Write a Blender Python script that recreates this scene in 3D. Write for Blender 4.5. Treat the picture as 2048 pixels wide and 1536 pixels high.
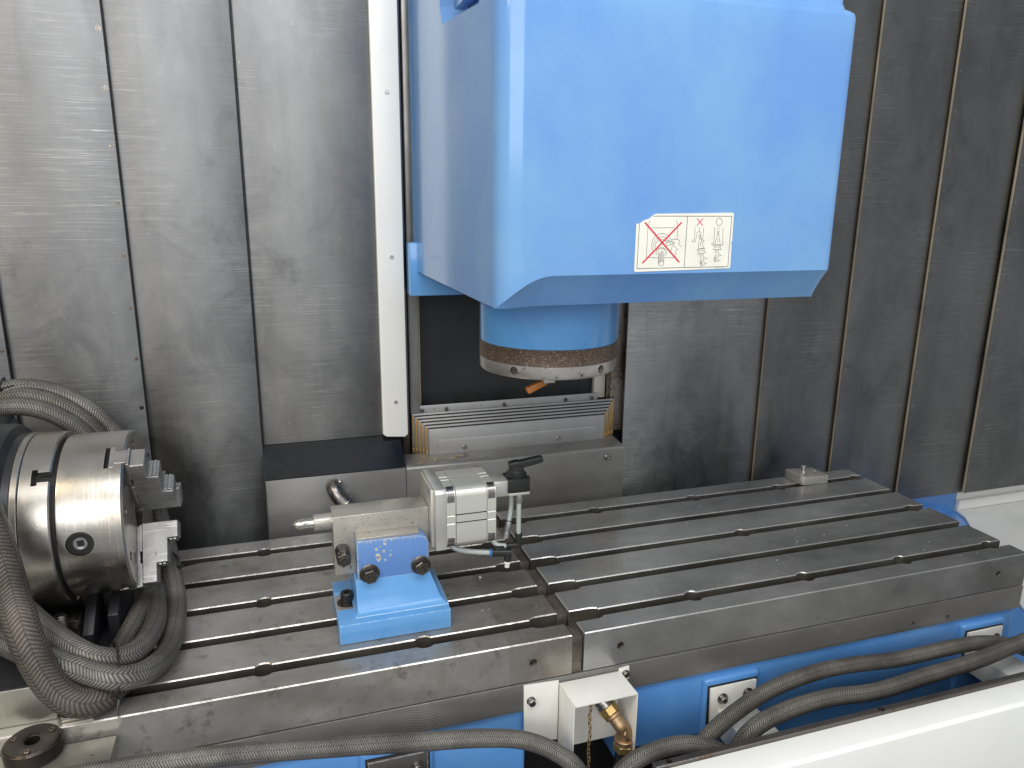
import bpy, bmesh, math, random
from mathutils import Vector, Matrix
random.seed(7)
R = math.radians
PI = math.pi
for _o in list(bpy.data.objects):
    bpy.data.objects.remove(_o)
S = bpy.context.scene
C = S.collection

# ------------------------------------------------------------------ camera, world, lamps, exposure
cam = bpy.data.cameras.new('camera')
camo = bpy.data.objects.new('camera', cam)
C.objects.link(camo)
cam.sensor_width = 36.0
cam.lens = 25.886
cam.clip_start = 0.02
cam.clip_end = 60
_r = Vector((0.95181, -0.30655, 0.00942)); _u = Vector((0.06468, 0.23064, 0.97089)); _f = Vector((0.29980, 0.92349, -0.23935))
m = Matrix((( _r.x, _u.x, -_f.x, -0.4503), (_r.y, _u.y, -_f.y, -0.9869), (_r.z, _u.z, -_f.z, 0.6863), (0, 0, 0, 1)))
camo.matrix_world = m
S.camera = camo

W = bpy.data.worlds.new('World')
S.world = W
W.use_nodes = True
W.node_tree.nodes['Background'].inputs[0].default_value = (0.93, 0.97, 1.0, 1)
W.node_tree.nodes['Background'].inputs[1].default_value = 0.34

def area(name, loc, target, sx, sy, energy, col):
    l = bpy.data.lights.new(name, 'AREA')
    l.shape = 'RECTANGLE'; l.size = sx; l.size_y = sy; l.energy = energy; l.color = col
    o = bpy.data.objects.new(name, l); C.objects.link(o)
    o.location = loc
    o.rotation_euler = (Vector(target) - Vector(loc)).to_track_quat('-Z', 'Y').to_euler()
    return o
area('hall_ceiling_lamp', (-1.9, -3.9, 1.95), (-0.2, 0.4, 0.4), 5.0, 2.0, 105, (1.0, 0.985, 0.96))
area('machine_roof_lamp', (-0.1, -1.25, 2.15), (0.05, 0.25, 0.1), 2.4, 0.6, 27, (0.97, 0.985, 1.0))
area('warm_hall_lamp', (-2.6, -1.2, 2.3), (-0.6, 0.3, 0.1), 0.4, 1.4, 17, (1.0, 0.80, 0.46))

S.view_settings.view_transform = 'Standard'
S.view_settings.look = 'None'
S.view_settings.exposure = 0.27
S.view_settings.gamma = 1.0
S.view_settings.use_curve_mapping = False

# ------------------------------------------------------------------ object helpers
WL = {}
def link(o, label=None, cat=None, group=None, kind=None):
    if o.name not in C.objects: C.objects.link(o)
    if label: o['label'] = label
    if cat: o['category'] = cat
    if group: o['group'] = group
    if kind: o['kind'] = kind
    return o
def thing(name, loc, label, cat, group=None):
    o = bpy.data.objects.new(name, None)
    o.empty_display_size = 0.03
    link(o, label, cat, group)
    o.location = loc
    WL[o] = Vector(loc)
    return o
def fin(bm, name, mat, parent=None, smooth=35, label=None, cat=None, group=None, kind=None):
    off = WL.get(parent, Vector((0, 0, 0)))
    bmesh.ops.translate(bm, verts=bm.verts, vec=-off)
    bmesh.ops.recalc_face_normals(bm, faces=bm.faces)
    me = bpy.data.meshes.new(name)
    bm.to_mesh(me); bm.free()
    o = bpy.data.objects.new(name, me)
    if mat:
        for mm in (mat if isinstance(mat, (list, tuple)) else [mat]): me.materials.append(mm)
    if smooth:
        for pgn in me.polygons: pgn.use_smooth = True
        me.set_sharp_from_angle(angle=R(smooth))
    link(o, label, cat, group, kind)
    if parent is not None:
        o.parent = parent
    WL[o] = off
    return o
def cut(o, cutters):
    """carve real recesses: cutters are bmeshes in world coordinates"""
    tmp = []
    for b in cutters:
        bmesh.ops.translate(b, verts=b.verts, vec=-WL[o])
        bmesh.ops.recalc_face_normals(b, faces=b.faces)
        me = bpy.data.meshes.new('tmp_cut'); b.to_mesh(me); b.free()
        for mm in o.data.materials: me.materials.append(mm)
        c = bpy.data.objects.new('tmp_cut', me); C.objects.link(c); c.parent = o.parent
        md = o.modifiers.new('b', 'BOOLEAN'); md.operation = 'DIFFERENCE'; md.solver = 'EXACT'; md.object = c
        tmp.append(c)
    bpy.context.view_layer.update()
    dg = bpy.context.evaluated_depsgraph_get()
    me = bpy.data.meshes.new_from_object(o.evaluated_get(dg))
    o.modifiers.clear()
    old = o.data; o.data = me; bpy.data.meshes.remove(old)
    for pgn in me.polygons: pgn.use_smooth = True
    me.set_sharp_from_angle(angle=R(35))
    for c in tmp:
        mm = c.data; bpy.data.objects.remove(c); bpy.data.meshes.remove(mm)

# ------------------------------------------------------------------ shape helpers (world coordinates)
def bev(bm, w, seg=2, ang=30, edges=None):
    es = edges if edges is not None else [e for e in bm.edges if len(e.link_faces) == 2 and e.calc_face_angle(0) > R(ang)]
    if w > 0 and es:
        bmesh.ops.bevel(bm, geom=es, offset=w, segments=seg, profile=0.5, affect='EDGES', clamp_overlap=True)
    return bm
def box(x0, x1, y0, y1, z0, z1, b=0.0, seg=2, bm=None):
    t = bmesh.new()
    bmesh.ops.create_cube(t, size=1)
    for v in t.verts:
        v.co = Vector((x0 if v.co.x < 0 else x1, y0 if v.co.y < 0 else y1, z0 if v.co.z < 0 else z1))
    bev(t, b, seg)
    return merge(bm, t) if bm is not None else t
def merge(a, b):
    me = bpy.data.meshes.new('t'); b.to_mesh(me); b.free(); a.from_mesh(me); bpy.data.meshes.remove(me)
    return a
def prism(poly, axis, a, b, bw=0.0, seg=2, top_only=False):
    """polygon in the two other axes (in x,y,z order) extruded along axis from a to b"""
    bm = bmesh.new()
    def co(p, h):
        return Vector((h, p[0], p[1])) if axis == 'x' else Vector((p[0], h, p[1])) if axis == 'y' else Vector((p[0], p[1], h))
    va = [bm.verts.new(co(p, a)) for p in poly]; vb = [bm.verts.new(co(p, b)) for p in poly]
    bm.faces.new(va); ft = bm.faces.new(vb)
    n = len(poly)
    for i in range(n): bm.faces.new((va[i], va[(i + 1) % n], vb[(i + 1) % n], vb[i]))
    bmesh.ops.recalc_face_normals(bm, faces=bm.faces)
    if bw:
        if top_only: bev(bm, bw, seg, edges=list(ft.edges))
        else: bev(bm, bw, seg)
    return bm
def frame(d, up=Vector((0, 0, 1))):
    d = Vector(d).normalized()
    if abs(d.dot(up)) > 0.98: up = Vector((0, 1, 0))
    a = up.cross(d).normalized(); return a, d.cross(a).normalized(), d
def lathe(prof, o, d, n=48, rot=0.0, cap=True, bm=None):
    """profile [(radius, height)] turned about the axis d through o"""
    bm = bm or bmesh.new()
    a, b, d = frame(d); o = Vector(o); rings = []
    for r, h in prof:
        rings.append([bm.verts.new(o + d * h + (a * math.cos(rot + 2 * PI * i / n) + b * math.sin(rot + 2 * PI * i / n)) * r) for i in range(n)])
    for q in range(len(rings) - 1):
        for i in range(n):
            bm.faces.new((rings[q][i], rings[q][(i + 1) % n], rings[q + 1][(i + 1) % n], rings[q + 1][i]))
    if cap:
        bm.faces.new(rings[0][::-1]); bm.faces.new(rings[-1])
    return bm
def cyl(p0, p1, r, b=0.0, n=32, r2=None, bm=None):
    p0 = Vector(p0); p1 = Vector(p1); h = (p1 - p0).length; r2 = r if r2 is None else r2
    pr = [(r - b, 0), (r, b), (r2, h - b), (r2 - b, h)] if b else [(r, 0), (r2, h)]
    return lathe(pr, p0, p1 - p0, n, bm=bm)
def spline(pts, step=0.006, closed=False):
    P = [Vector(p) for p in pts]; n = len(P); out = []
    rng = range(n) if closed else range(n - 1)
    for i in rng:
        if closed: p0, p1, p2, p3 = P[i - 1], P[i], P[(i + 1) % n], P[(i + 2) % n]
        else: p0, p1, p2, p3 = P[max(i - 1, 0)], P[i], P[i + 1], P[min(i + 2, n - 1)]
        k = max(2, int((p2 - p1).length / step))
        for j in range(k):
            t = j / k
            out.append(0.5 * ((2 * p1) + (p2 - p0) * t + (2 * p0 - 5 * p1 + 4 * p2 - p3) * t * t + (3 * p1 - p0 - 3 * p2 + p3) * t ** 3))
    if not closed: out.append(P[-1])
    return out
def tube(pts, r, n=20, step=0.006, closed=False, bm=None, smooth=True, wob=0.0):
    bm = bm or bmesh.new()
    uvl = bm.loops.layers.uv.verify()
    Q = spline(pts, step, closed) if smooth else [Vector(p) for p in pts]
    m_ = len(Q); rings = []; L = 0; Ls = []
    t0 = (Q[1] - Q[0]).normalized(); nrm = frame(t0)[0]
    for i in range(m_):
        if closed: t = (Q[(i + 1) % m_] - Q[i - 1]).normalized()
        else: t = (Q[min(i + 1, m_ - 1)] - Q[max(i - 1, 0)]).normalized()
        nrm = (nrm - t * nrm.dot(t)).normalized(); bn = t.cross(nrm)
        if i: L += (Q[i] - Q[i - 1]).length
        Ls.append(L)
        rr = (r(i / (m_ - 1)) if callable(r) else r) * (1 + wob * math.sin(L * 60) * math.sin(L * 23 + 1))
        rings.append([bm.verts.new(Q[i] + (nrm * math.cos(2 * PI * k / n) + bn * math.sin(2 * PI * k / n)) * rr) for k in range(n)])
    rc = r(0.5) if callable(r) else r
    for i in range(m_ if closed else m_ - 1):
        j = (i + 1) % m_
        for k in range(n):
            k2 = (k + 1) % n
            f = bm.faces.new((rings[i][k], rings[i][k2], rings[j][k2], rings[j][k]))
            vs = Ls[i] / (2 * PI * rc); ve = (Ls[j] if j else Ls[i] + (Q[0] - Q[-1]).length) / (2 * PI * rc)
            for lp, uv in zip(f.loops, ((k / n, vs), ((k + 1) / n, vs), ((k + 1) / n, ve), (k / n, ve))): lp[uvl].uv = uv
    if not closed:
        bm.faces.new(rings[0][::-1]); bm.faces.new(rings[-1])
    return bm
def arcpts(cx, cy, r, a0, a1, n):
    return [(cx + r * math.cos(R(a0 + (a1 - a0) * i / n)), cy + r * math.sin(R(a0 + (a1 - a0) * i / n))) for i in range(n + 1)]

# ------------------------------------------------------------------ materials
def lin(c): return tuple(((v / 255) / 12.92 if v / 255 <= 0.04045 else ((v / 255 + 0.055) / 1.055) ** 2.4) for v in c) + (1,)
class NT:
    def __init__(s, name):
        s.m = bpy.data.materials.new(name); s.m.use_nodes = True
        s.t = s.m.node_tree; s.b = s.t.nodes['Principled BSDF']
        s.tc = s.t.nodes.new('ShaderNodeTexCoord')
    def n(s, t, **k):
        o = s.t.nodes.new(t)
        for a, v in k.items(): setattr(o, a, v)
        return o
    def l(s, a, b): s.t.links.new(a, b)
    def mapping(s, sc=(1, 1, 1), src='Object', rot=(0, 0, 0), loc=(0, 0, 0)):
        mp = s.n('ShaderNodeMapping'); mp.inputs['Scale'].default_value = sc; mp.inputs['Rotation'].default_value = rot; mp.inputs['Location'].default_value = loc
        s.l(s.tc.outputs[src], mp.inputs['Vector']); return mp.outputs[0]
    def noise(s, vec, scale, detail=5, rough=0.55, dist=0.0):
        x = s.n('ShaderNodeTexNoise'); x.inputs['Scale'].default_value = scale; x.inputs['Detail'].default_value = detail
        x.inputs['Roughness'].default_value = rough; x.inputs['Distortion'].default_value = dist
        s.l(vec, x.inputs['Vector']); return x.outputs['Fac']
    def ramp(s, fac, a, b, va=0.0, vb=1.0):
        x = s.n('ShaderNodeMapRange'); x.clamp = True
        for k, v in zip(('From Min', 'From Max', 'To Min', 'To Max'), (a, b, va, vb)): x.inputs[k].default_value = v
        s.l(fac, x.inputs['Value']); return x.outputs[0]
    def mix(s, fac, a, b, mode='MIX'):
        x = s.n('ShaderNodeMix', data_type='RGBA', blend_type=mode)
        for i, v in ((0, fac), (6, a), (7, b)):
            if hasattr(v, 'is_output'): s.l(v, x.inputs[i])
            else: x.inputs[i].default_value = v if i == 0 else (tuple(v) + (1,))[:4]
        return x.outputs[2]
    def math(s, op, a, b=0.0, c=0.0):
        x = s.n('ShaderNodeMath', operation=op)
        for i, v in enumerate((a, b, c)):
            if hasattr(v, 'is_output'): s.l(v, x.inputs[i])
            else: x.inputs[i].default_value = v
        return x.outputs[0]
    def bump(s, h, strength, dist=0.001):
        x = s.n('ShaderNodeBump'); x.inputs['Strength'].default_value = strength; x.inputs['Distance'].default_value = dist
        s.l(h, x.inputs['Height'])
        if s.b.inputs['Normal'].is_linked: s.l(s.b.inputs['Normal'].links[0].from_socket, x.inputs['Normal'])
        s.l(x.outputs[0], s.b.inputs['Normal'])
    def wear(s, radius):
        bv = s.n('ShaderNodeBevel', samples=4); bv.inputs['Radius'].default_value = radius
        g = s.n('ShaderNodeNewGeometry'); v = s.n('ShaderNodeVectorMath', operation='DOT_PRODUCT')
        s.l(bv.outputs[0], v.inputs[0]); s.l(g.outputs['Normal'], v.inputs[1])
        return s.math('SUBTRACT', 1.0, v.outputs['Value'])
def M(name, col, metal=0.0, rough=0.5, col2=None, ns=6.0, st=(1, 1, 1), fac=(0.35, 0.7), rv=0.12, bump=0.0, bs=300.0,
      spot=None, streak=None, wear=None, coat=0.0, aniso=0.0, spec=None, film=None, rings=None):
    t = NT(name); b = t.b
    v = t.mapping(st)
    n1 = t.noise(v, ns, 6, 0.6)
    c2 = col2 if col2 is not None else tuple(x * 0.8 for x in col[:3])
    c = t.mix(t.ramp(n1, *fac), col, c2)
    vo = t.mapping()
    n2 = t.noise(vo, ns * 2.7, 5, 0.65)
    rg = t.ramp(n2, 0.25, 0.75, max(0.03, rough - rv), min(1, rough + rv))
    if streak:                                   # (colour, stretch, scale, lo, hi)
        sc, sst, ss, lo, hi = streak
        s1 = t.ramp(t.noise(t.mapping(sst), ss, 4, 0.6), lo, hi)
        brk = t.ramp(t.noise(vo, 5.0, 3), 0.4, 0.62)
        c = t.mix(t.math('MULTIPLY', s1, brk), c, sc)
    if spot:                                     # list of (colour, scale, lo, hi)
        for sc, ss, lo, hi in spot:
            s1 = t.ramp(t.noise(vo, ss, 4, 0.7), lo, hi)
            c = t.mix(s1, c, sc)
            rg = t.math('MAXIMUM', rg, t.math('MULTIPLY', s1, 0.6))
    if film:                                     # dried coolant film on one end of the part (colour, local x from, to, amount)
        sx_ = t.n('ShaderNodeSeparateXYZ'); t.l(vo, sx_.inputs[0])
        fm = t.math('MULTIPLY', t.ramp(sx_.outputs[0], film[1], film[2]), t.ramp(t.noise(vo, 22, 5, 0.65), 0.3, 0.65, 0.3, 1.0))
        c = t.mix(t.math('MULTIPLY', fm, film[3]), c, film[0])
    if rings:                                    # face-mill arcs (local x, local z, inner radius, outer radius)
        for rx, rz, r0, r1 in rings:
            sx_ = t.n('ShaderNodeSeparateXYZ'); t.l(vo, sx_.inputs[0])
            dx = t.math('SUBTRACT', sx_.outputs[0], rx); dz = t.math('SUBTRACT', sx_.outputs[2], rz)
            d_ = t.math('SQRT', t.math('ADD', t.math('MULTIPLY', dx, dx), t.math('MULTIPLY', dz, dz)))
            wv_ = t.math('MULTIPLY_ADD', t.math('SINE', t.math('MULTIPLY', d_, 2 * PI / 0.0046)), 0.5, 0.5)
            ms = t.math('MULTIPLY', t.ramp(d_, r0, r0 + 0.012), t.ramp(d_, r1, r1 - 0.03))
            ms = t.math('MULTIPLY', ms, t.ramp(n2, 0.3, 0.6, 0.5, 1.0))
            c = t.mix(t.math('MULTIPLY', ms, t.ramp(wv_, 0.2, 0.9, 0.0, 0.38)), c, (0.50, 0.48, 0.44))
    if wear:                                     # (colour, radius, metallic)
        wv = t.wear(wear[1])
        wn = t.noise(vo, 90, 4, 0.7)
        wf = t.ramp(t.math('MULTIPLY', wv, t.ramp(wn, 0.35, 0.65, 0.2, 2.2)), 0.05, 0.16)
        c = t.mix(wf, c, wear[0])
        if wear[2] != metal:
            x = t.math('MULTIPLY_ADD', wf, wear[2] - metal, metal); t.l(x, b.inputs['Metallic'])
    t.l(c, b.inputs['Base Color']); t.l(rg, b.inputs['Roughness'])
    if not b.inputs['Metallic'].is_linked: b.inputs['Metallic'].default_value = metal
    if bump: t.bump(t.noise(vo, bs, 3, 0.6), bump)
    b.inputs['Coat Weight'].default_value = coat; b.inputs['Coat Roughness'].default_value = 0.08
    b.inputs['Anisotropic'].default_value = aniso
    if spec is not None: b.inputs['Specular IOR Level'].default_value = spec
    return t.m

def wall_steel(name='brushed_stainless_sheet', k=1.0):
    t = NT(name); b = t.b
    q = lambda *c_: tuple(v * k for v in c_)
    vo = t.mapping()
    blotch = t.noise(t.mapping((2.2, 2.2, 0.9)), 2.4, 7, 0.62, 0.5)
    c = t.mix(t.ramp(blotch, 0.28, 0.74), q(0.255, 0.256, 0.258), q(0.15, 0.151, 0.156))
    cloud = t.noise(t.mapping((1, 1, 0.8), loc=(3, 1, 7)), 7.5, 8, 0.68, 0.9)
    c = t.mix(t.math('MULTIPLY', t.ramp(cloud, 0.5, 0.72), 0.5), c, q(0.325, 0.325, 0.32))
    c = t.mix(t.math('MULTIPLY', t.ramp(cloud, 0.46, 0.28), 0.55), c, q(0.085, 0.084, 0.087))
    fine = t.noise(t.mapping((1.2, 1.2, 90)), 6, 4, 0.7)
    zone = t.ramp(t.noise(t.mapping((1, 1, 1), loc=(9, 4, 2)), 2.6, 3), 0.36, 0.58)
    c = t.mix(t.math('MULTIPLY', t.math('MULTIPLY', t.ramp(fine, 0.4, 0.75), 0.4), zone), c, q(0.38, 0.378, 0.374))
    sc = t.noise(t.mapping((2.2, 2.2, 200)), 3.0, 3, 0.75)
    pat = t.ramp(t.noise(t.mapping((3.2, 3.2, 2.2)), 1.7, 3), 0.42, 0.60)
    c = t.mix(t.math('MULTIPLY', t.ramp(sc, 0.57, 0.66), t.math('MULTIPLY', pat, zone)), c, q(0.50, 0.495, 0.48))
    speck = t.ramp(t.noise(vo, 170, 3, 0.7), 0.68, 0.74)
    c = t.mix(t.math('MULTIPLY', speck, 0.4), c, (0.7, 0.69, 0.66))
    drip = t.ramp(t.noise(t.mapping((16, 16, 0.8)), 2.0, 4, 0.6), 0.52, 0.72)
    c = t.mix(t.math('MULTIPLY', drip, 0.25), c, (0.15, 0.147, 0.147))
    t.l(c, b.inputs['Base Color'])
    rg = t.math('ADD', t.ramp(cloud, 0.25, 0.8, 0.34, 0.54), t.math('MULTIPLY', zone, t.ramp(fine, 0.3, 0.7, 0.0, 0.08)))
    t.l(rg, b.inputs['Roughness'])
    b.inputs['Metallic'].default_value = 1.0
    b.inputs['Anisotropic'].default_value = 0.75; b.inputs['Anisotropic Rotation'].default_value = 0.25
    tg = t.n('ShaderNodeTangent', direction_type='RADIAL', axis='Z'); t.l(tg.outputs[0], b.inputs['Tangent'])
    t.bump(t.noise(t.mapping((1.0, 1.0, 160)), 7, 3, 0.6), 0.03, 0.0006)
    t.bump(t.noise(vo, 5, 3, 0.5), 0.10, 0.004)
    return t.m
def braid(name, dark, light, metal, chev=24.0):
    t = NT(name); b = t.b
    sp = t.n('ShaderNodeSeparateXYZ'); t.l(t.tc.outputs['UV'], sp.inputs[0])
    uu = t.math('MULTIPLY', sp.outputs[0], 8.0)
    tri = t.math('PINGPONG', uu, 1.0)
    ph = t.math('ADD', t.math('MULTIPLY', sp.outputs[1], chev), t.math('MULTIPLY', tri, 1.6))
    s = t.math('SINE', t.math('MULTIPLY', ph, 2 * PI))
    s01 = t.math('MULTIPLY_ADD', s, 0.5, 0.5)
    edge = t.ramp(t.math('ABSOLUTE', t.math('SUBTRACT', tri, 0.5)), 0.36, 0.5, 1.0, 0.25)
    h = t.math('MULTIPLY', s01, edge)
    fine = t.math('SINE', t.math('MULTIPLY', t.math('SUBTRACT', t.math('MULTIPLY', sp.outputs[1], chev), t.math('MULTIPLY', tri, 9.0)), 2 * PI))
    c = t.mix(t.ramp(h, 0.08, 0.7), dark, light)
    nz = t.math('MULTIPLY', t.ramp(t.noise(t.mapping(), 14, 5, 0.6), 0.35, 0.7, 0.55, 1.15), t.ramp(t.noise(t.mapping(), 420, 3, 0.6), 0.3, 0.7, 0.7, 1.25))
    c = t.mix(1.0, c, nz, 'MULTIPLY')
    t.l(c, b.inputs['Base Color'])
    b.inputs['Metallic'].default_value = metal
    t.l(t.ramp(h, 0, 1, 0.62, 0.40), b.inputs['Roughness'])
    t.bump(t.math('ADD', h, t.math('MULTIPLY', fine, 0.12)), 0.5, 0.0012)
    return t.m

m_wall = wall_steel()
m_wall_lit = wall_steel('lit_stainless_sheet', 1.6)  # lighter copy of the sheet, its brighter reflection painted into the colour
m_wall_shaded = wall_steel('shaded_stainless_sheet', 0.92)  # darker copy of the sheet, its dark reflection painted into the colour
m_table = M('table_cast_iron', (0.47, 0.455, 0.43), 0.6, 0.30, (0.27, 0.255, 0.235), 9, (0.7, 1.3, 1), (0.36, 0.72), 0.12, 0.12, 260,
            spot=[((0.14, 0.125, 0.11), 34, 0.57, 0.78), ((0.24, 0.20, 0.16), 5, 0.58, 0.78), ((0.06, 0.055, 0.05), 160, 0.70, 0.75)], streak=((0.42, 0.41, 0.39), (1.5, 60, 60), 3, 0.6, 0.75),
            wear=((0.78, 0.75, 0.69), 0.0018, 1.0), film=((0.20, 0.165, 0.125), 0.417, 0.424, 0.55))
m_table_r = M('table_ground_steel', (0.52, 0.518, 0.512), 0.72, 0.30, (0.25, 0.25, 0.25), 4, (0.7, 1.2, 1), (0.36, 0.66), 0.15, 0.06, 260,
              spot=[((0.30, 0.29, 0.25), 9, 0.69, 0.80), ((0.7, 0.69, 0.65), 210, 0.755, 0.775)], streak=((0.36, 0.36, 0.35), (1.2, 40, 40), 3, 0.6, 0.75),
              wear=((0.78, 0.75, 0.69), 0.0018, 1.0))
m_table_side = M('table_side_steel', (0.29, 0.282, 0.27), 0.6, 0.38, (0.19, 0.185, 0.178), 4, (0.6, 1, 1), (0.3, 0.7), 0.10, 0.08, 220,
                 spot=[((0.06, 0.055, 0.05), 140, 0.69, 0.735), ((0.42, 0.41, 0.40), 7, 0.60, 0.95)], rings=[(0.165, 0.455, 0.02, 0.10), (-0.30, 0.425, 0.03, 0.12), (0.80, 0.46, 0.02, 0.09)], wear=((0.76, 0.73, 0.68), 0.0016, 1.0))
m_rusty = M('oily_brown_steel', (0.185, 0.158, 0.135), 0.55, 0.45, (0.09, 0.073, 0.06), 26, (1, 1, 1), (0.35, 0.65), 0.12, 0.15, 300,
            spot=[((0.05, 0.04, 0.035), 60, 0.6, 0.7)])
m_slot = M('dark_slot_wall', (0.135, 0.124, 0.11), 0.55, 0.42, (0.062, 0.053, 0.045), 16, (0.5, 1, 1), (0.35, 0.68), 0.1, 0.12, 260,  # slot side walls made darker and browner than the table top
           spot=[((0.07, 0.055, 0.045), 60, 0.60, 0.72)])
m_rail_rust = M('rail_rust_steel', (0.36, 0.33, 0.30), 0.85, 0.5, (0.16, 0.11, 0.085), 9, (2, 2, 0.8), (0.38, 0.62), 0.12, 0.2, 300,
                spot=[((0.10, 0.06, 0.04), 95, 0.55, 0.66)])
m_band_rust = M('spindle_rust', (0.105, 0.072, 0.056), 0.55, 0.45, (0.17, 0.128, 0.105), 7, (1, 1, 1), (0.35, 0.7), 0.12, 0.2, 400,
                spot=[((0.44, 0.35, 0.25), 420, 0.54, 0.62)])
m_ring = M('spindle_ring_steel', (0.60, 0.57, 0.54), 0.8, 0.33, (0.42, 0.38, 0.35), 12, (1, 1, 2), (0.35, 0.7), 0.1, 0.1, 300,
           spot=[((0.10, 0.075, 0.06), 95, 0.60, 0.68)])
m_chuck = M('chuck_steel', (0.55, 0.53, 0.50), 1.0, 0.31, (0.40, 0.365, 0.315), 8, (0.8, 1.5, 1.5), (0.3, 0.72), 0.08, 0.06, 300,
            spot=[((0.16, 0.12, 0.085), 170, 0.665, 0.73), ((0.33, 0.27, 0.20), 11, 0.58, 0.80)], streak=((0.72, 0.70, 0.67), (140, 4, 4), 3, 0.52, 0.74), wear=((0.85, 0.83, 0.8), 0.0015, 1.0), aniso=0.0)
m_jaw = M('jaw_ground_steel', (0.36, 0.355, 0.35), 0.8, 0.50, (0.25, 0.245, 0.24), 30, (1, 1, 1), (0.35, 0.7), 0.08, 0.08, 350,
          spot=[((0.2, 0.18, 0.16), 160, 0.66, 0.73)], streak=((0.62, 0.61, 0.6), (3, 90, 3), 4, 0.58, 0.7), wear=((0.9, 0.9, 0.88), 0.0012, 1.0))
m_dark = M('dark_rotary_housing', (0.035, 0.036, 0.04), 0.25, 0.38, (0.022, 0.022, 0.026), 9, bump=0.1, bs=180, spot=[((0.4, 0.4, 0.38), 190, 0.755, 0.775)])
m_black = M('black_oxide', (0.022, 0.022, 0.022), 0.4, 0.34, (0.03, 0.028, 0.026), 30, bump=0.08, wear=((0.30, 0.28, 0.26), 0.0012, 0.8))
m_blackplastic = M('black_plastic', (0.012, 0.012, 0.013), 0.0, 0.33, (0.02, 0.02, 0.02), 40, bump=0.05)
m_void = M('black_void', (0.008, 0.008, 0.009), 0.0, 0.6, (0.004, 0.004, 0.004), 12)  # near-black fill for gaps, recesses and hidden blocks
m_bellows = M('black_way_sheet', (0.022, 0.024, 0.027), 0.0, 0.45, (0.014, 0.015, 0.016), 8, bump=0.12, bs=250, spot=[((0.45, 0.42, 0.35), 150, 0.755, 0.775)])
m_headblue = M('head_gloss_blue', (0.138, 0.300, 0.640), 0.0, 0.13, (0.182, 0.372, 0.640), 4.4, (1, 1, 0.8), (0.40, 0.66), 0.03, 0.012, 60, coat=0.0)
m_bedblue = M('bed_enamel_blue', (0.092, 0.268, 0.62), 0.0, 0.24, (0.112, 0.30, 0.64), 8, (1, 1, 1), (0.4, 0.65), 0.06, 0.22, 70, coat=0.2)
m_spblue = M('spindle_blue_enamel', (0.102, 0.318, 0.68), 0.0, 0.2, (0.12, 0.34, 0.69), 8, (1, 1, 1), (0.4, 0.65), 0.05, 0.12, 150, coat=0.25)
m_tailblue = M('tailstock_blue_enamel', (0.108, 0.312, 0.65), 0.0, 0.28, (0.135, 0.348, 0.66), 14, (1, 1, 1), (0.35, 0.7), 0.08, 0.14, 110,
               wear=((0.50, 0.70, 0.88), 0.002, 0.0))
m_capblue = M('chipped_old_blue', (0.11, 0.235, 0.54), 0.0, 0.33, (0.14, 0.27, 0.56), 12, (1, 1, 1), (0.35, 0.7), 0.08, 0.08, 160,
              wear=((0.66, 0.66, 0.60), 0.003, 0.2))
m_white = M('white_paint', (0.85, 0.855, 0.83), 0.0, 0.38, (0.81, 0.815, 0.79), 7, (1, 1, 1), (0.4, 0.7), 0.08, 0.05, 180, spot=[((0.35, 0.31, 0.25), 120, 0.735, 0.78)])
m_whitebox = M('smudged_white_paint', (0.78, 0.775, 0.73), 0.0, 0.36, (0.66, 0.655, 0.61), 9, (1, 1, 0.5), (0.45, 0.75), 0.1, 0.05, 180,
               spot=[((0.14, 0.12, 0.10), 75, 0.71, 0.78)], wear=((0.42, 0.40, 0.36), 0.0012, 0.2))
m_apron = M('apron_light_grey', (0.80, 0.80, 0.775), 0.0, 0.33, (0.76, 0.76, 0.735), 5, bump=0.04)
m_wayplate = M('way_plate_steel', (0.40, 0.405, 0.415), 0.5, 0.44, (0.33, 0.33, 0.34), 10, (1, 1, 1), (0.35, 0.7), 0.08, 0.05, 300)
m_colplate = M('column_plate_steel', (0.34, 0.34, 0.335), 0.6, 0.38, (0.25, 0.245, 0.24), 6, (1, 1, 1.6), (0.35, 0.7), 0.09, 0.05, 250,
               spot=[((0.07, 0.065, 0.06), 90, 0.72, 0.76)])
m_brass = M('wiper_brass', (0.56, 0.36, 0.12), 0.6, 0.42, (0.36, 0.22, 0.07), 40, (1, 1, 0.3), (0.35, 0.7), 0.1, 0.1, 300)
m_lip = M('amber_wiper_lip', (0.44, 0.36, 0.24), 0.15, 0.42, (0.20, 0.17, 0.125), 30, (1, 1, 0.2), (0.35, 0.7), 0.1)
m_fitbrass = M('fitting_brass', (0.60, 0.43, 0.17), 0.9, 0.40, (0.43, 0.29, 0.12), 40, (1, 1, 1), (0.35, 0.7), 0.1, 0.12, 300, wear=((0.85, 0.66, 0.35), 0.001, 1.0))
m_bronze = M('elbow_bronze', (0.46, 0.32, 0.19), 0.9, 0.50, (0.33, 0.22, 0.13), 40, (1, 1, 1), (0.35, 0.7), 0.1, 0.2, 300)
m_alu = M('cast_aluminium', (0.72, 0.71, 0.67), 0.75, 0.40, (0.62, 0.61, 0.57), 14, (1, 1, 1), (0.35, 0.7), 0.08, 0.07, 300,
          spot=[((0.30, 0.26, 0.20), 60, 0.73, 0.80)], wear=((0.85, 0.85, 0.82), 0.0012, 0.8))
m_cream = M('anodised_aluminium_profile', (0.70, 0.70, 0.645), 0.55, 0.36, (0.63, 0.63, 0.575), 12, (0.3, 1, 1), (0.35, 0.7), 0.07, 0.05, 300)
m_steel = M('pitted_tool_steel', (0.50, 0.475, 0.43), 0.6, 0.36, (0.38, 0.36, 0.32), 14, (1, 1, 1), (0.35, 0.7), 0.1, 0.12, 300,
            spot=[((0.07, 0.055, 0.045), 230, 0.61, 0.68)], wear=((0.8, 0.78, 0.74), 0.0012, 1.0))
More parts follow.
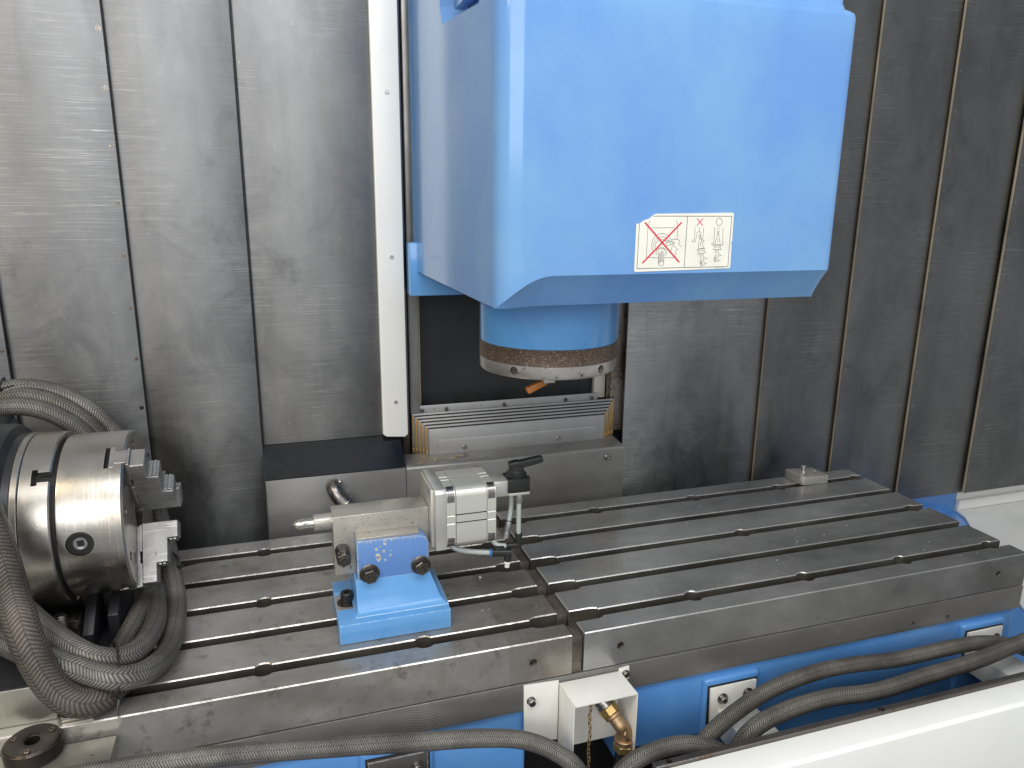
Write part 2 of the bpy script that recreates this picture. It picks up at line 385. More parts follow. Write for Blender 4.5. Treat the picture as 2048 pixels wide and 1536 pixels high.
m_bright = M('turned_steel', (0.66, 0.64, 0.61), 1.0, 0.22, (0.52, 0.50, 0.47), 30, (4, 1, 1), (0.35, 0.7), 0.07)
m_bolt = M('bolt_steel', (0.34, 0.325, 0.31), 1.0, 0.32, (0.2, 0.19, 0.18), 60, (1, 1, 1), (0.35, 0.7), 0.1, 0.1, wear=((0.7, 0.68, 0.66), 0.0012, 1.0))
m_darkbolt = M('dark_bolt_steel', (0.10, 0.09, 0.08), 0.9, 0.32, (0.05, 0.045, 0.04), 60, (1, 1, 1), (0.35, 0.7), 0.1, 0.15, wear=((0.55, 0.5, 0.45), 0.0016, 1.0))
m_zinc = M('zinc_screw', (0.60, 0.60, 0.60), 0.9, 0.35, (0.42, 0.42, 0.42), 80)
m_tubing = M('clear_pneumatic_tube', (0.42, 0.46, 0.44), 0.0, 0.25, (0.37, 0.41, 0.39), 30, coat=0.3)
m_ringblue = M('blue_release_collar', (0.04, 0.17, 0.40), 0.0, 0.4)
m_plug = M('white_plug', (0.75, 0.74, 0.70), 0.0, 0.4, (0.6, 0.58, 0.53), 90)
m_orange = M('orange_plastic', (0.40, 0.14, 0.025), 0.0, 0.5, (0.27, 0.09, 0.02), 60, spot=[((0.10, 0.04, 0.02), 160, 0.66, 0.74)])
m_label = M('label_vinyl', (0.80, 0.79, 0.71), 0.0, 0.42, (0.75, 0.735, 0.66), 40, (1, 1, 1), (0.4, 0.7), 0.08, spot=[((0.66, 0.63, 0.53), 70, 0.62, 0.75)])
m_ink = M('label_black_ink', (0.11, 0.105, 0.10), 0.0, 0.5, (0.20, 0.19, 0.18), 220)
m_red = M('label_red_ink', (0.70, 0.035, 0.075), 0.0, 0.45, (0.60, 0.03, 0.06), 60)
m_block = M('block_brushed_steel', (0.50, 0.475, 0.42), 1.0, 0.40, (0.40, 0.375, 0.325), 9, (80, 8, 2), (0.35, 0.7), 0.08, 0.06, 300, wear=((0.8, 0.77, 0.7), 0.0015, 1.0))
m_subplate = M('stained_cast_plate', (0.40, 0.385, 0.34), 0.75, 0.45, (0.31, 0.295, 0.26), 14, (1, 1, 1), (0.35, 0.7), 0.1, 0.12, 260,
               spot=[((0.22, 0.11, 0.05), 24, 0.72, 0.80)], wear=((0.8, 0.77, 0.7), 0.0015, 0.9))
m_capbrown = M('oily_black_cap', (0.035, 0.027, 0.023), 0.55, 0.30, (0.022, 0.018, 0.016), 20, bump=0.08, wear=((0.32, 0.26, 0.2), 0.0016, 0.8))
m_railsteel = M('door_rail_steel', (0.20, 0.185, 0.17), 0.9, 0.40, (0.12, 0.105, 0.095), 12, (0.4, 1, 1), (0.35, 0.7), 0.1, 0.1, 300, spot=[((0.13, 0.08, 0.05), 40, 0.6, 0.72)])
m_hose = braid('grey_braided_sleeve', (0.095, 0.09, 0.083), (0.275, 0.262, 0.24), 0.4)
m_hose_dark = braid('dark_braided_sleeve', (0.065, 0.06, 0.053), (0.225, 0.208, 0.184), 0.35)
m_hose_brown = braid('brown_braided_sleeve', (0.072, 0.059, 0.051), (0.165, 0.140, 0.122), 0.25)
m_silver = M('silver_socket', (0.55, 0.55, 0.54), 1.0, 0.3)
m_stain = M('tan_grime', (0.50, 0.41, 0.27), 0.0, 0.6, (0.42, 0.34, 0.22), 30)

# ------------------------------------------------------------------ small reusable parts
def hexbolt(parent, c, d, rf, hh, flange=0.0, name='hex_bolt', mat=None, mat2=None, rot=0.3, sockr=None):
    """hex bolt head at c pointing along d"""
    mat = mat or m_darkbolt
    c = Vector(c); d = Vector(d).normalized()
    bm = bmesh.new()
    if flange: lathe([(flange, 0), (flange, 0.0016), (flange * 0.82, 0.003)], c, d, 32, bm=bm)
    z0 = 0.0028 if flange else 0
    lathe([(rf * 0.98, z0), (rf, z0 + 0.001), (rf, hh - 0.0015), (rf * 0.88, hh)], c, d, 6, rot, bm=bm)
    o = fin(bm, name, mat, parent, 25)
    rs = sockr or rf * 0.55
    fin(lathe([(rs, hh - 0.001), (rs, hh + 0.0012), (rs * 0.75, hh + 0.0016), (rs * 0.28, hh + 0.0010), (rs * 0.24, hh - 0.002)], c, d, 24), 'stud_end', mat2 or mat, o)
    return o
def capscrew(parent, c, d, r, h, name='cap_screw', mat=None, washer=0.0, sock=True):
    mat = mat or m_bolt
    c = Vector(c); d = Vector(d).normalized()
    bm = bmesh.new()
    if washer: lathe([(washer, -0.0004), (washer, 0.0014)], c, d, 28, bm=bm)
    # socket head with a real hexagonal recess
    a, b, d = frame(d)
    n = 24; rings = []
    for rr, hh in ((r, 0), (r, h - r * 0.12), (r * 0.88, h)):
        rings.append([bm.verts.new(c + d * hh + (a * math.cos(2 * PI * i / n) + b * math.sin(2 * PI * i / n)) * rr) for i in range(n)])
    def hexr(t): 
        q = (t % (PI / 3)) - PI / 6
        return r * 0.58 / math.cos(q) * math.cos(PI / 6)
    for hh in (h, h * 0.45):
        rings.append([bm.verts.new(c + d * hh + (a * math.cos(2 * PI * i / n) + b * math.sin(2 * PI * i / n)) * hexr(2 * PI * i / n)) for i in range(n)])
    for q in range(len(rings) - 1):
        for i in range(n): bm.faces.new((rings[q][i], rings[q][(i + 1) % n], rings[q + 1][(i + 1) % n], rings[q + 1][i]))
    bm.faces.new(rings[0][::-1]); bm.faces.new(rings[-1])
    return fin(bm, name, mat, parent, 30)
def rivet(parent, c, d, r, name='screw'):
    o = fin(lathe([(r * 1.5, -0.0004), (r * 1.45, 0.0004), (r, 0.0004), (r * 0.8, 0.0010), (r * 0.35, 0.0011), (r * 0.3, 0.0002)], c, d, 14), name, m_darkbolt, parent)
    return o

# ================================================================== SETTING
# sunken tray under the machine bed
fin(box(-2.4, 2.8, -0.9, 1.2, -0.62, -0.60), 'floor', m_void, None, 0, kind='structure')

# ================================================================== BACK: telescopic way covers
def cover_panel(parent, x0, x1, y, z0, z1, side, lip, screws, mw=None):
    mw = mw or m_wall
    """one folded sheet; side = +1: inner edge is at x0 (right half), -1: inner edge at x1"""
    o = fin(box(x0, x1, y, y + 0.004, z0, z1, 0.0012, 2), 'panel', mw, parent)
    e = x0 if side > 0 else x1
    # return flange along the inner edge
    fin(box(min(e, e + side * 0.003), max(e, e + side * 0.003), y + 0.004, y + 0.0062, z0, z1), 'return_flange', mw, o)
    if lip:
        fin(box(min(e - side * lip, e - side * 0.0004), max(e - side * lip, e - side * 0.0004), y + 0.0004, y + 0.0065, z0 + 0.002, z1, 0.0008), 'wiper_lip', m_lip, o)
    for z in screws:
        rivet(o, (e + side * (0.0075 if side < 0 else 0.012), y, z), (0, -1, 0), 0.0030 if side < 0 else 0.0022)
    return o
zs = [0.992 - 0.104 * i for i in range(10)]
cl = thing('telescopic_cover', (-0.72, 0.69, -0.25), 'grey brushed steel telescopic wall cover behind the chuck, left of the white strip', 'machine cover')
cover_panel(cl, -1.45, -0.951, 0.6465, -0.25, 1.45, -1, 0, [z + 0.03 for z in zs])
cover_panel(cl, -1.00, -0.7205, 0.6560, -0.25, 1.45, -1, 0, zs)
cover_panel(cl, -0.75, -0.497, 0.6655, -0.25, 1.45, -1, 0, [])
cover_panel(cl, -0.52, -0.165, 0.6750, 0.153, 1.45, -1, 0, [])
fin(box(-0.4968, -0.4935, 0.6700, 0.6745, -0.25, 1.45), 'dark_seam_strip', m_void, cl)  # black strip along the dark line between two panels
fin(box(-0.7203, -0.7190, 0.6602, 0.6650, -0.25, 1.45), 'dark_seam_strip', m_void, cl)
cr = thing('telescopic_cover', (1.1, 0.70, -0.2), 'grey steel telescopic wall cover with amber seams behind the right table half', 'machine cover')
cover_panel(cr, 0.403, 0.86, 0.690, -0.20, 1.45, 1, 0, [], m_wall_lit)
cover_panel(cr, 0.818, 1.12, 0.6825, -0.20, 1.45, 1, 0.0020, [])
cover_panel(cr, 1.080, 1.38, 0.6750, -0.20, 1.45, 1, 0.0026, [z + 0.07 for z in zs])
cover_panel(cr, 1.338, 1.64, 0.6675, -0.20, 1.45, 1, 0.0034, [z + 0.05 for z in zs], m_wall_shaded)
cover_panel(cr, 1.602, 2.60, 0.6580, -0.20, 1.45, 1, 0.0038, [z + 0.02 for z in zs], m_wall_shaded)

# white vertical strip beside the column opening
ws = thing('column_strip', (-0.195, 0.67, 0.152), 'white painted vertical strip with small screws left of the blue head', 'strip')
b = prism([(-0.229, 0.158), (-0.221, 0.1525), (-0.178, 0.1485), (-0.171, 0.155), (-0.171, 1.45), (-0.229, 1.45)], 'y', 0.661, 0.680, 0.002)
fin(b, 'strip_sheet', m_white, ws)
for z in (0.909, 0.567, 0.235, 1.25): capscrew(ws, (-0.198, 0.661, z), (0, -1, 0), 0.0042, 0.0028, 'screw', m_zinc)

# column opening: black sheet, rails, lower boxes
co = thing('column_frame', (0.12, 0.76, -0.2), 'dark column opening with rusty side rails behind the spindle', 'machine column')
fin(box(-0.30, 0.62, 0.765, 0.770, -0.25, 1.45), 'back_sheet', m_bellows, co)
fin(box(-0.172, -0.158, 0.715, 0.76, 0.07, 1.45, 0.001), 'guide_rail', m_rail_rust, co)
fin(box(-0.156, -0.133, 0.705, 0.76, 0.19, 1.45, 0.002), 'guide_rail', m_colplate, co)
fin(box(-0.1325, -0.126, 0.725, 0.76, 0.20, 1.45, 0.001), 'edge_strip', m_stain, co)
fin(box(0.340, 0.372, 0.745, 0.76, 0.184, 1.45, 0.001), 'edge_strip', M('stained_cream_strip', (0.62, 0.60, 0.53), 0.1, 0.5, (0.45, 0.34, 0.20), 22, (2, 2, 0.25), (0.5, 0.68)), co)
rr = fin(box(0.3725, 0.4165, 0.712, 0.74, 0.10, 1.45, 0.0015), 'guide_rail', m_rail_rust, co)
capscrew(rr, (0.388, 0.712, 0.265), (0, -1, 0), 0.0055, 0.005, 'screw', m_darkbolt, 0.007)

# lower boxes at the foot of the column
lb = thing('column_foot_cover', (-0.34, 0.62, -0.2), 'grey sheet steel box with dark sloping lid behind the tailstock centre', 'machine cover')
fin(box(-0.494, -0.189, 0.600, 0.604, -0.25, 0.0945, 0.001), 'front_sheet', m_colplate, lb)
b = bmesh.new()
vs = [b.verts.new(v) for v in ((-0.494, 0.6015, 0.0965), (-0.1885, 0.6015, 0.0965), (-0.1885, 0.700, 0.170), (-0.494, 0.700, 0.170))]
b.faces.new(vs); r_ = bmesh.ops.extrude_face_region(b, geom=b.faces[:]); bmesh.ops.translate(b, verts=[g for g in r_['geom'] if isinstance(g, bmesh.types.BMVert)], vec=(0, 0.003, -0.004))
fin(b, 'sloping_lid', M('dark_polished_sheet', (0.10, 0.10, 0.105), 1.0, 0.22, (0.07, 0.07, 0.072), 5, streak=((0.3, 0.3, 0.3), (40, 6, 6), 2, 0.68, 0.74)), lb)
rb = thing('column_foot_cover', (0.09, 0.62, -0.2), 'grey sheet steel box under the telescopic way plates', 'machine cover')
b = prism([(0.600, -0.25), (0.600, 0.090), (0.604, 0.0945), (0.672, 0.1015), (0.672, -0.25)], 'x', -0.1865, 0.364, 0.0012)
o = fin(b, 'folded_sheet', m_colplate, rb)
capscrew(rb, (0.318, 0.600, 0.070), (0, -1, 0), 0.0065, 0.006, 'screw', m_bolt, 0.009)
rivet(rb, (0.338, 0.640, 0.0985), (0, 0, 1), 0.002)
# tan grime patch left on the box lid
b = bmesh.new()
pts = [(-0.165, 0.612), (-0.10, 0.608), (-0.055, 0.62), (-0.035, 0.632), (-0.06, 0.642), (-0.10, 0.634), (-0.135, 0.650), (-0.155, 0.655), (-0.17, 0.640)]
b.faces.new([b.verts.new((x, y, 0.0955 + (y - 0.604) * 0.103 + 0.0006)) for x, y in pts])
gt = NT('ragged_grime'); gt.b.inputs['Roughness'].default_value = 0.6
gt.l(gt.mix(gt.noise(gt.mapping(), 60, 4), (0.46, 0.39, 0.27), (0.30, 0.25, 0.17)), gt.b.inputs['Base Color'])
gt.l(gt.ramp(gt.noise(gt.mapping(), 55, 6, 0.7), 0.47, 0.58), gt.b.inputs['Alpha'])
fin(b, 'grime_patch', gt.m, rb, 0)

b = bmesh.new(); random.seed(3)
for cx, cy in ((0.00, 0.618), (0.006, 0.622), (-0.004, 0.616), (0.012, 0.626), (0.015, 0.614), (0.055, 0.646), (0.062, 0.647), (-0.012, 0.613)):
    a = random.uniform(-0.5, 0.5); L_ = random.uniform(0.002, 0.006)
    z_ = 0.0952 + (cy - 0.604) * 0.103 + 0.0012
    b.faces.new([b.verts.new((cx + dx_ * L_ * math.cos(a) - dy_ * 0.0008, cy + dx_ * L_ * math.sin(a) + dy_ * 0.0010, z_)) for dx_, dy_ in ((-1, -1), (1, -0.4), (1, 0.4), (-1, 1))])
fin(b, 'paint_scuff', m_plug, rb, 0)

# nested way plates with brass wipers
wp = thing('way_cover', (0.105, 0.68, 0.09), 'stack of nested grey way cover plates with brass side wipers under the spindle', 'way cover')
N = 6
for i in range(N):
    t = i / (N - 1)                         # 0 = front, 1 = rear
    y = 0.658 + 0.045 * t
    x0 = -0.1215 - 0.0325 * t; x1 = 0.3335 + 0.0465 * t
    zt = 0.1625 + 0.0275 * t; zb = 0.098 - 0.006 * t
    o = fin(box(x0, x1, y, y + 0.0055, zb, zt, 0.0008), 'plate', m_wayplate, wp)
    if i: fin(box(x0 + 0.006, x1 - 0.006, y - 0.0022, y - 0.0001, zt - 0.0068, zt - 0.0040), 'gap_shade', m_void, o)  # dark strip painted in as the shaded gap between plates
    if i:
        for sx in (-1, 1):
            e = x0 if sx < 0 else x1
            a_, b_ = (e + 0.0006, e + 0.0048) if sx < 0 else (e - 0.0048, e - 0.0018)
            w = fin(box(a_, b_, y - 0.0020, y - 0.0001, zb + 0.012, zt - 0.0025, 0.0005), 'wiper', m_brass, o)
            fin(box(a_ - 0.0004, b_ + 0.0002, y - 0.0035, y - 0.0002, zb + 0.001, zb + 0.013, 0.0006), 'clip', m_brass, w)
rc = [(-0.100, 0.0985)] + [(x, z) for x, z in arcpts(-0.0905, 0.127, 0.0095, 180, 90, 6)] + [(x, z) for x, z in arcpts(0.3025, 0.127, 0.0095, 90, 0, 6)] + [(0.312, 0.0985)]
fr = fin(prism(rc, 'y', 0.6555, 0.6578, 0.0006), 'inset_plate', m_wayplate, wp)
for x, z in ((-0.036, 0.112), (0.2075, 0.112)): capscrew(fr, (x, 0.6555, z), (0, -1, 0), 0.0050, 0.0045, 'screw', m_bolt, 0.0062)
hb = fin(box(-0.141, 0.334, 0.709, 0.713, 0.186, 0.2075, 0.0008), 'top_bar', m_wayplate, wp)
for x in (-0.128, -0.068, 0.080, 0.245, 0.318): capscrew(hb, (x, 0.709, 0.196), (0, -1, 0), 0.0046, 0.0045, 'screw', m_darkbolt)
for x in (-0.098, 0.02, 0.15, 0.28): rivet(hb, (x, 0.709, 0.1985), (0, -1, 0), 0.0014)

# drain elbow
el = thing('pipe_elbow', (-0.35, 0.6, 0.06), 'polished steel pipe elbow sticking out of the grey box behind the tailstock', 'pipe elbow')
fin(tube([(-0.352, 0.603, 0.070), (-0.352, 0.588, 0.070), (-0.350, 0.578, 0.066), (-0.345, 0.572, 0.056), (-0.337, 0.568, 0.046), (-0.328, 0.564, 0.036), (-0.318, 0.560, 0.024)], 0.0170, 28, 0.002), 'bend', m_bolt, el)
fin(lathe([(0.0170, -0.003), (0.0198, -0.003), (0.0202, 0.001), (0.0172, 0.004)], (-0.330, 0.565, 0.039), (0.35, -0.12, -0.44), 28), 'rim', m_bright, el)
for a in (35, 120):
    fin(lathe([(0.0035, -0.002), (0.0048, 0.0), (0.0042, 0.006), (0.002, 0.009)], (-0.352 + 0.013 * math.cos(R(a)), 0.594, 0.070 + 0.013 * math.sin(R(a))), (math.cos(R(a)), -0.6, math.sin(R(a))), 14), 'weld_bead', m_bright, el)
fin(tube([(-0.322, 0.561, 0.030), (-0.312, 0.556, 0.012), (-0.305, 0.552, -0.02)], 0.0125, 20, 0.003), 'outlet', m_steel, el)

# ================================================================== TABLE
YS = [0.0528 + 0.1 * k for k in range(5)]; HW = 0.0102; YR = 0.5102
def slot_edge(k, sgn, x0, x1, notches, wide):
    """points along one side of slot k (sgn=+1 rear side) from x0 to x1"""
    y = YS[k]; out = []
    ev = []
    for c in notches: ev.append((c - 0.0125, c + 0.0125, 'n', c))
    for a, b_ in wide: ev.append((a, b_, 'w', None))
    ev.sort(); x = x0; out.append((x0, y + sgn * HW))
    for a, b_, kd, c in ev:
        if b_ < x0 or a > x1: continue
        if kd == 'n':
            r = 0.0160; a0 = math.degrees(math.asin(HW / r))
            for i in range(11):
                an = R(180 - a0 - (180 - 2 * a0) * i / 10); out.append((c + r * math.cos(an), y + sgn * r * math.sin(an)))
        else:
            W_ = 0.0166
            if a > x0:
                out.append((a, y + sgn * HW)); out += [(a + 0.0015, y + sgn * (HW + 0.003)), (a + 0.007, y + sgn * (W_ - 0.001)), (a + 0.012, y + sgn * W_)]
            else: out[-1] = (x0, y + sgn * W_)
            if b_ < x1:
                out += [(b_ - 0.012, y + sgn * W_), (b_ - 0.007, y + sgn * (W_ - 0.001)), (b_ - 0.0015, y + sgn * (HW + 0.003)), (b_, y + sgn * HW)]
            else: out.append((x1, y + sgn * W_)); return out
    out.append((x1, y + sgn * HW)); return out
def table(loc, label, x0, x1, notch, wide, mat, xside):
    t = thing('machine_table', loc, label, 'machine table')
    for k in range(6):
        if k == 0: fr_ = [(x0, 0.0), (x1, 0.0)]
        else: fr_ = slot_edge(k - 1, +1, x0, x1, notch.get(k - 1, []), wide)
        if k == 5: re_ = [(x0, YR), (x1, YR)]
        else: re_ = slot_edge(k, -1, x0, x1, notch.get(k, []), wide)
        poly = fr_ + re_[::-1]
        b = prism(poly, 'z', -0.024 if k else -0.0705, 0.0, 0.0016, 1, top_only=True)
        rb_ = fin(b, 'table_rib', [mat, m_slot], t, 20)
        for pg_ in rb_.data.polygons:
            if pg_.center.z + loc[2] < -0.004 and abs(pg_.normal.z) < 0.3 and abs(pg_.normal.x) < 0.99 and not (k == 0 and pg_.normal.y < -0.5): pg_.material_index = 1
    fin(box(x0 + 0.0005, x1 - 0.0005, YS[0] - HW, YR - 0.001, -0.0705, -0.0242), 'slot_floor', m_rusty, t)
    return t
nL = {0: [-0.502, -0.257, -0.746], 2: [-0.502, -0.98], 4: [-0.503, -0.98]}
nR = {0: [0.235, 0.478, 0.712, 0.945], 2: [0.477, 0.942], 4: [0.222, 0.479, 0.722, 0.962]}
tl = table((-0.55, 0.255, -0.07), 'grey slotted steel table half carrying the chuck and blue tailstock', -1.30, -0.0218, nL, [(-0.074, 0.06)], m_table, None)
tr = table((0.49, 0.255, -0.07), 'darker grey slotted steel table half at the right with a small steel block on it', 0.0, 0.9845, nR, [(-0.06, 0.052)], m_table_r, None)
# brown ledge strips closing the joint, one per rib of the left half
for k in range(6):
    ya = 0.0 if k == 0 else YS[k - 1] + 0.0168
    yb = YR if k == 5 else YS[k] - 0.0168
    fin(box(-0.0217, -0.0035, ya + (0.0012 if k == 0 else 0), yb, -0.0705, -0.0042, 0.0006), 'joint_ledge', m_rusty, tl)
for k in range(3):
    ya = YS[k] - 0.0166
# bore holes in the front faces
front_l = [c for c in tl.children if c.name.startswith('table_rib')][0]
front_r = [c for c in tr.children if c.name.startswith('table_rib')][0]
cut(front_l, [cyl((-0.089, -0.01, -0.037), (-0.089, 0.014, -0.037), 0.0068, n=24)])
cut(front_r, [cyl((0.067, -0.01, -0.036), (0.067, 0.014, -0.036), 0.0068, n=24), cyl((0.910, -0.01, -0.035), (0.910, 0.014, -0.035), 0.0062, n=24)])
for x, z, p in ((-0.089, -0.037, tl), (0.067, -0.036, tr), (0.910, -0.035, tr)):
    fin(lathe([(0.0066, 0), (0.0058, 0.0012), (0.0064, 0.0024), (0.0056, 0.0036), (0.0062, 0.0048), (0.004, 0.0056)], (x, 0.0075, z), (0, -1, 0), 20, cap=True), 'threaded_hole', m_darkbolt, p)

# ---- machine bed with the lower slide plate
bed = thing('machine_bed', (0.0, 0.25, -0.6), 'blue enamelled machine bed with dark steel slide plate under the table', 'machine bed')
o = fin(box(-1.30, 0.9865, -0.0012, 0.50, -0.1240, -0.0728, 0.0014), 'slide_plate', m_table_side, bed)
cut(o, [cyl((0.703, -0.01, -0.110), (0.703, 0.012, -0.110), 0.0052, n=18), cyl((0.791, -0.01, -0.111), (0.791, 0.012, -0.111), 0.0052, n=18)])
fin(box(-1.30, -0.098, 0.006, 0.09, -0.60, -0.1245, 0.006, 3), 'casting', m_bedblue, bed)
fin(prism([(0.078, -0.1245), (0.984, -0.1245), (0.984, -0.60), (0.965, -0.60), (0.965, -0.36), (0.90, -0.31), (0.36, -0.31), (0.335, -0.285), (0.252, -0.285), (0.235, -0.258), (0.11, -0.255), (0.09, -0.262), (0.078, -0.285)], 'y', 0.006, 0.09, 0.006, 3), 'casting', m_bedblue, bed)
fin(box(-1.30, 0.97, 0.10, 0.48, -0.60, -0.125), 'dark_core', m_void, bed)  # black block added to keep the bed rear dark in the wall reflections
for x0, x1 in ((-0.372, -0.255), (0.236, 0.352), (0.836, 0.950)):
    fin(box(x0, x1, -0.004, 0.012, -0.30, -0.1385, 0.007, 3), 'boss', m_bedblue, bed)
# lower guide pan: blue floor and grey apron
fin(prism([(0.99, -0.60), (1.9, -0.60), (1.9, 0.742), (1.42, 0.742), (1.2, 0.30), (0.99, 0.1)], 'z', -0.34, -0.304), 'guide_pan', m_bedblue, bed)
ap = thing('side_apron', (1.7, 0.4, -0.3), 'pale grey sloping apron beyond the right end of the table', 'apron')
fin(prism([(1.06, -0.6), (1.300, 0.205), (1.650, 0.680), (1.672, 0.740), (2.7, 0.740), (2.7, -0.6)], 'z', -0.304, -0.296, 0.002), 'apron_sheet', m_apron, ap)
fin(box(1.672, 2.7, 0.725, 0.74, -0.2955, -0.262, 0.003), 'apron_step', m_apron, ap)
fin(box(1.674, 2.7, 0.7405, 0.75, -0.30, -0.12), 'apron_back', m_apron, ap)
fin(box(1.30, 1.672, 0.7405, 0.75, -0.31, -0.15), 'pan_back', m_bedblue, bed)

# ================================================================== SPINDLE HEAD
hd = thing('spindle_head', (0.13, 0.33, 0.40), 'glossy light blue milling spindle head with white warning sticker hanging over the table', 'spindle head')
XL, XR_, YF, YB = -0.150, 0.4185, 0.0, 0.655
ZB, ZT = 0.538, 0.9705
def plan(inset=0.0, n=10):
    xl, xr, yf = XL, XR_ - inset, YF + inset
    rl, rt = 0.036, 0.022
    p = [(xl, YB), (xl, 0.36), (xl, 0.2), (xl, 0.08)]
    p += [(xl + rl - rl * math.cos(R(90 * i / n)), yf + rl - rl * math.sin(R(90 * i / n))) for i in range(n + 1)]
    for i in range(1, 13): p.append((xl + rl + (0.050) * i / 12, yf))
    for x in (-0.03, 0.05, 0.15, 0.25, 0.33): p.append((x, yf))
    p += [(xr - rt + rt * math.sin(R(90 * i / n)), yf + rt - rt * math.cos(R(90 * i / n))) for i in range(n + 1)]
    p += [(xr, 0.1), (xr, 0.3), (xr, YB)]
    return p
P0 = plan()
def zc(x, y):
    if y > 0.05 and x < 0.3: return ZB
    if x >= -0.066: return 0.586 if y < 0.05 else 0.586
    t = max(0.0, min(1.0, (x + 0.148) / 0.082))
    return ZB + 0.0005 + 0.0475 * (1 - (1 - t) ** 2.0) ** 0.9
def push(x, y):
    h = zc(x, y) - ZB
    d = h * 0.72
    if x > 0.394: return (-d * 0.42 if y > 0.03 else -d * 0.42 * (x - 0.394) / 0.0245, d * max(0, 1 - y / 0.03))
    return (0, d if y < 0.03 else 0)
b = bmesh.new()
def ring(pts): return [b.verts.new(p) for p in pts]
rings = [ring([(x + push(x, y)[0], y + push(x, y)[1], ZB) for x, y in P0]),
         ring([(x + push(x, y)[0] * 0.55, y + push(x, y)[1] * 0.62, ZB + (zc(x, y) - ZB) * 0.40) for x, y in P0]),
         ring([(x + push(x, y)[0] * 0.12, y + push(x, y)[1] * 0.22, ZB + (zc(x, y) - ZB) * 0.80) for x, y in P0]),
         ring([(x, y, zc(x, y) - 0.0008) for x, y in P0]), ring([(x, y, max(zc(x, y) + 0.0012, ZB + 0.002)) for x, y in P0])]
for z in (0.65, 0.75, 0.85, 0.93, ZT - 0.010): rings.append(ring([(x, y, z) for x, y in P0]))
for a, dz, ins in ((0, -0.004, 0.0015), (1, 0.0, 0.006), (2, 0.002, 0.011), (3, 0.012, 0.0145), (4, 0.30, 0.0150)):
    rings.append(ring([(x, y, ZT + dz) for x, y in plan(ins)]))
for q in range(len(rings) - 1):
    for i in range(len(P0) - 1): b.faces.new((rings[q][i], rings[q][i + 1], rings[q + 1][i + 1], rings[q + 1][i]))
b.faces.new(rings[0][::-1]); b.faces.new(rings[-1])
b.faces.new([r[0] for r in rings] [::-1] + [r[-1] for r in rings])
hc = fin(b, 'cover', m_headblue, hd, 28)
# grip pocket in the left cheek
pk = bmesh.new()
outer = [(0.352, 0.958), (0.372, 1.000), (0.345, 1.035), (0.12, 1.09), (0.10, 0.955 + 0.0)]
outer = [(0.343, 0.973), (0.366, 1.008), (0.352, 1.06), (0.10, 1.06), (0.100, 0.9535)]
va = [pk.verts.new((-0.16, y, z)) for y, z in outer]
inner = [(0.318, 0.990), (0.335, 1.010), (0.325, 1.045), (0.12, 1.045), (0.12, 0.972)]
vb = [pk.verts.new((-0.118, y, z)) for y, z in inner]
pk.faces.new(va); pk.faces.new(vb[::-1])
for i in range(5): pk.faces.new((va[i], va[(i + 1) % 5], vb[(i + 1) % 5], vb[i]))
cut(hc, [pk])
fin(box(-0.140, -0.120, 0.12, 0.30, 0.992, 1.03, 0.004), 'grip_plate', m_headblue, hd)
# rear casting plates
fin(box(-0.1655, 0.37, 0.615, 0.66, 0.484, 0.60, 0.004), 'rear_casting', m_spblue, hd)
fin(box(0.05, 0.2035, 0.335, 0.62, 0.424, 0.56, 0.004), 'rear_casting', m_spblue, hd)
# spindle
SX, SY = 0.0195, 0.25
sp = fin(lathe([(0.1246, 0.56), (0.1246, 0.4502), (0.1239, 0.4488)][::-1], (SX, SY, 0), (0, 0, 1), 96), 'spindle_housing', m_spblue, hd)
fin(lathe([(0.1245, 0.4205), (0.1248, 0.4208), (0.1248, 0.4484), (0.1250, 0.4487)], (SX, SY, 0), (0, 0, 1), 96), 'rusty_band', m_band_rust, hd)
ring_o = fin(lathe([(0.040, 0.3960), (0.115, 0.3960), (0.1225, 0.3978), (0.1242, 0.4010), (0.1242, 0.4195), (0.1250, 0.4203), (0.04, 0.4203)], (SX, SY, 0), (0, 0, 1), 96), 'nose_ring', m_ring, hd)
cs = []
for ang in (-138, -63):
    d = Vector((math.cos(R(ang)), math.sin(R(ang)), 0)); c = Vector((SX, SY, 0.4095)) + d * 0.112
    cs.append(cyl(c, c + d * 0.03, 0.0078, n=24))
cut(ring_o, cs)
for ang in (-138, -63):
    d = Vector((math.cos(R(ang)), math.sin(R(ang)), 0)); c = Vector((SX, SY, 0.4095)) + d * 0.1125
    capscrew(hd, c, d, 0.0058, 0.007, 'cap_screw', m_darkbolt)
fin(lathe([(0.034, 0.386), (0.036, 0.388), (0.036, 0.3962), (0.034, 0.397)], (SX, SY, 0), (0, 0, 1), 48), 'spindle_nose', m_ring, hd)
fin(box(-0.024, -0.004, 0.150, 0.166, 0.3885, 0.3962, 0.0008), 'drive_key', m_ring, hd)
# orange nozzle tip
b = box(-0.019, 0.019, -0.006, 0.006, -0.0055, 0.0055, 0.0018)
bmesh.ops.rotate(b, verts=b.verts, cent=(0, 0, 0), matrix=Matrix.Rotation(R(-24), 3, 'Y')); bmesh.ops.translate(b, verts=b.verts, vec=(-0.0300, 0.172, 0.3795))
merge(b, box(-0.020, -0.008, 0.167, 0.178, 0.3855, 0.3962, 0.001))
noz = fin(b, 'coolant_nozzle', m_orange, hd)

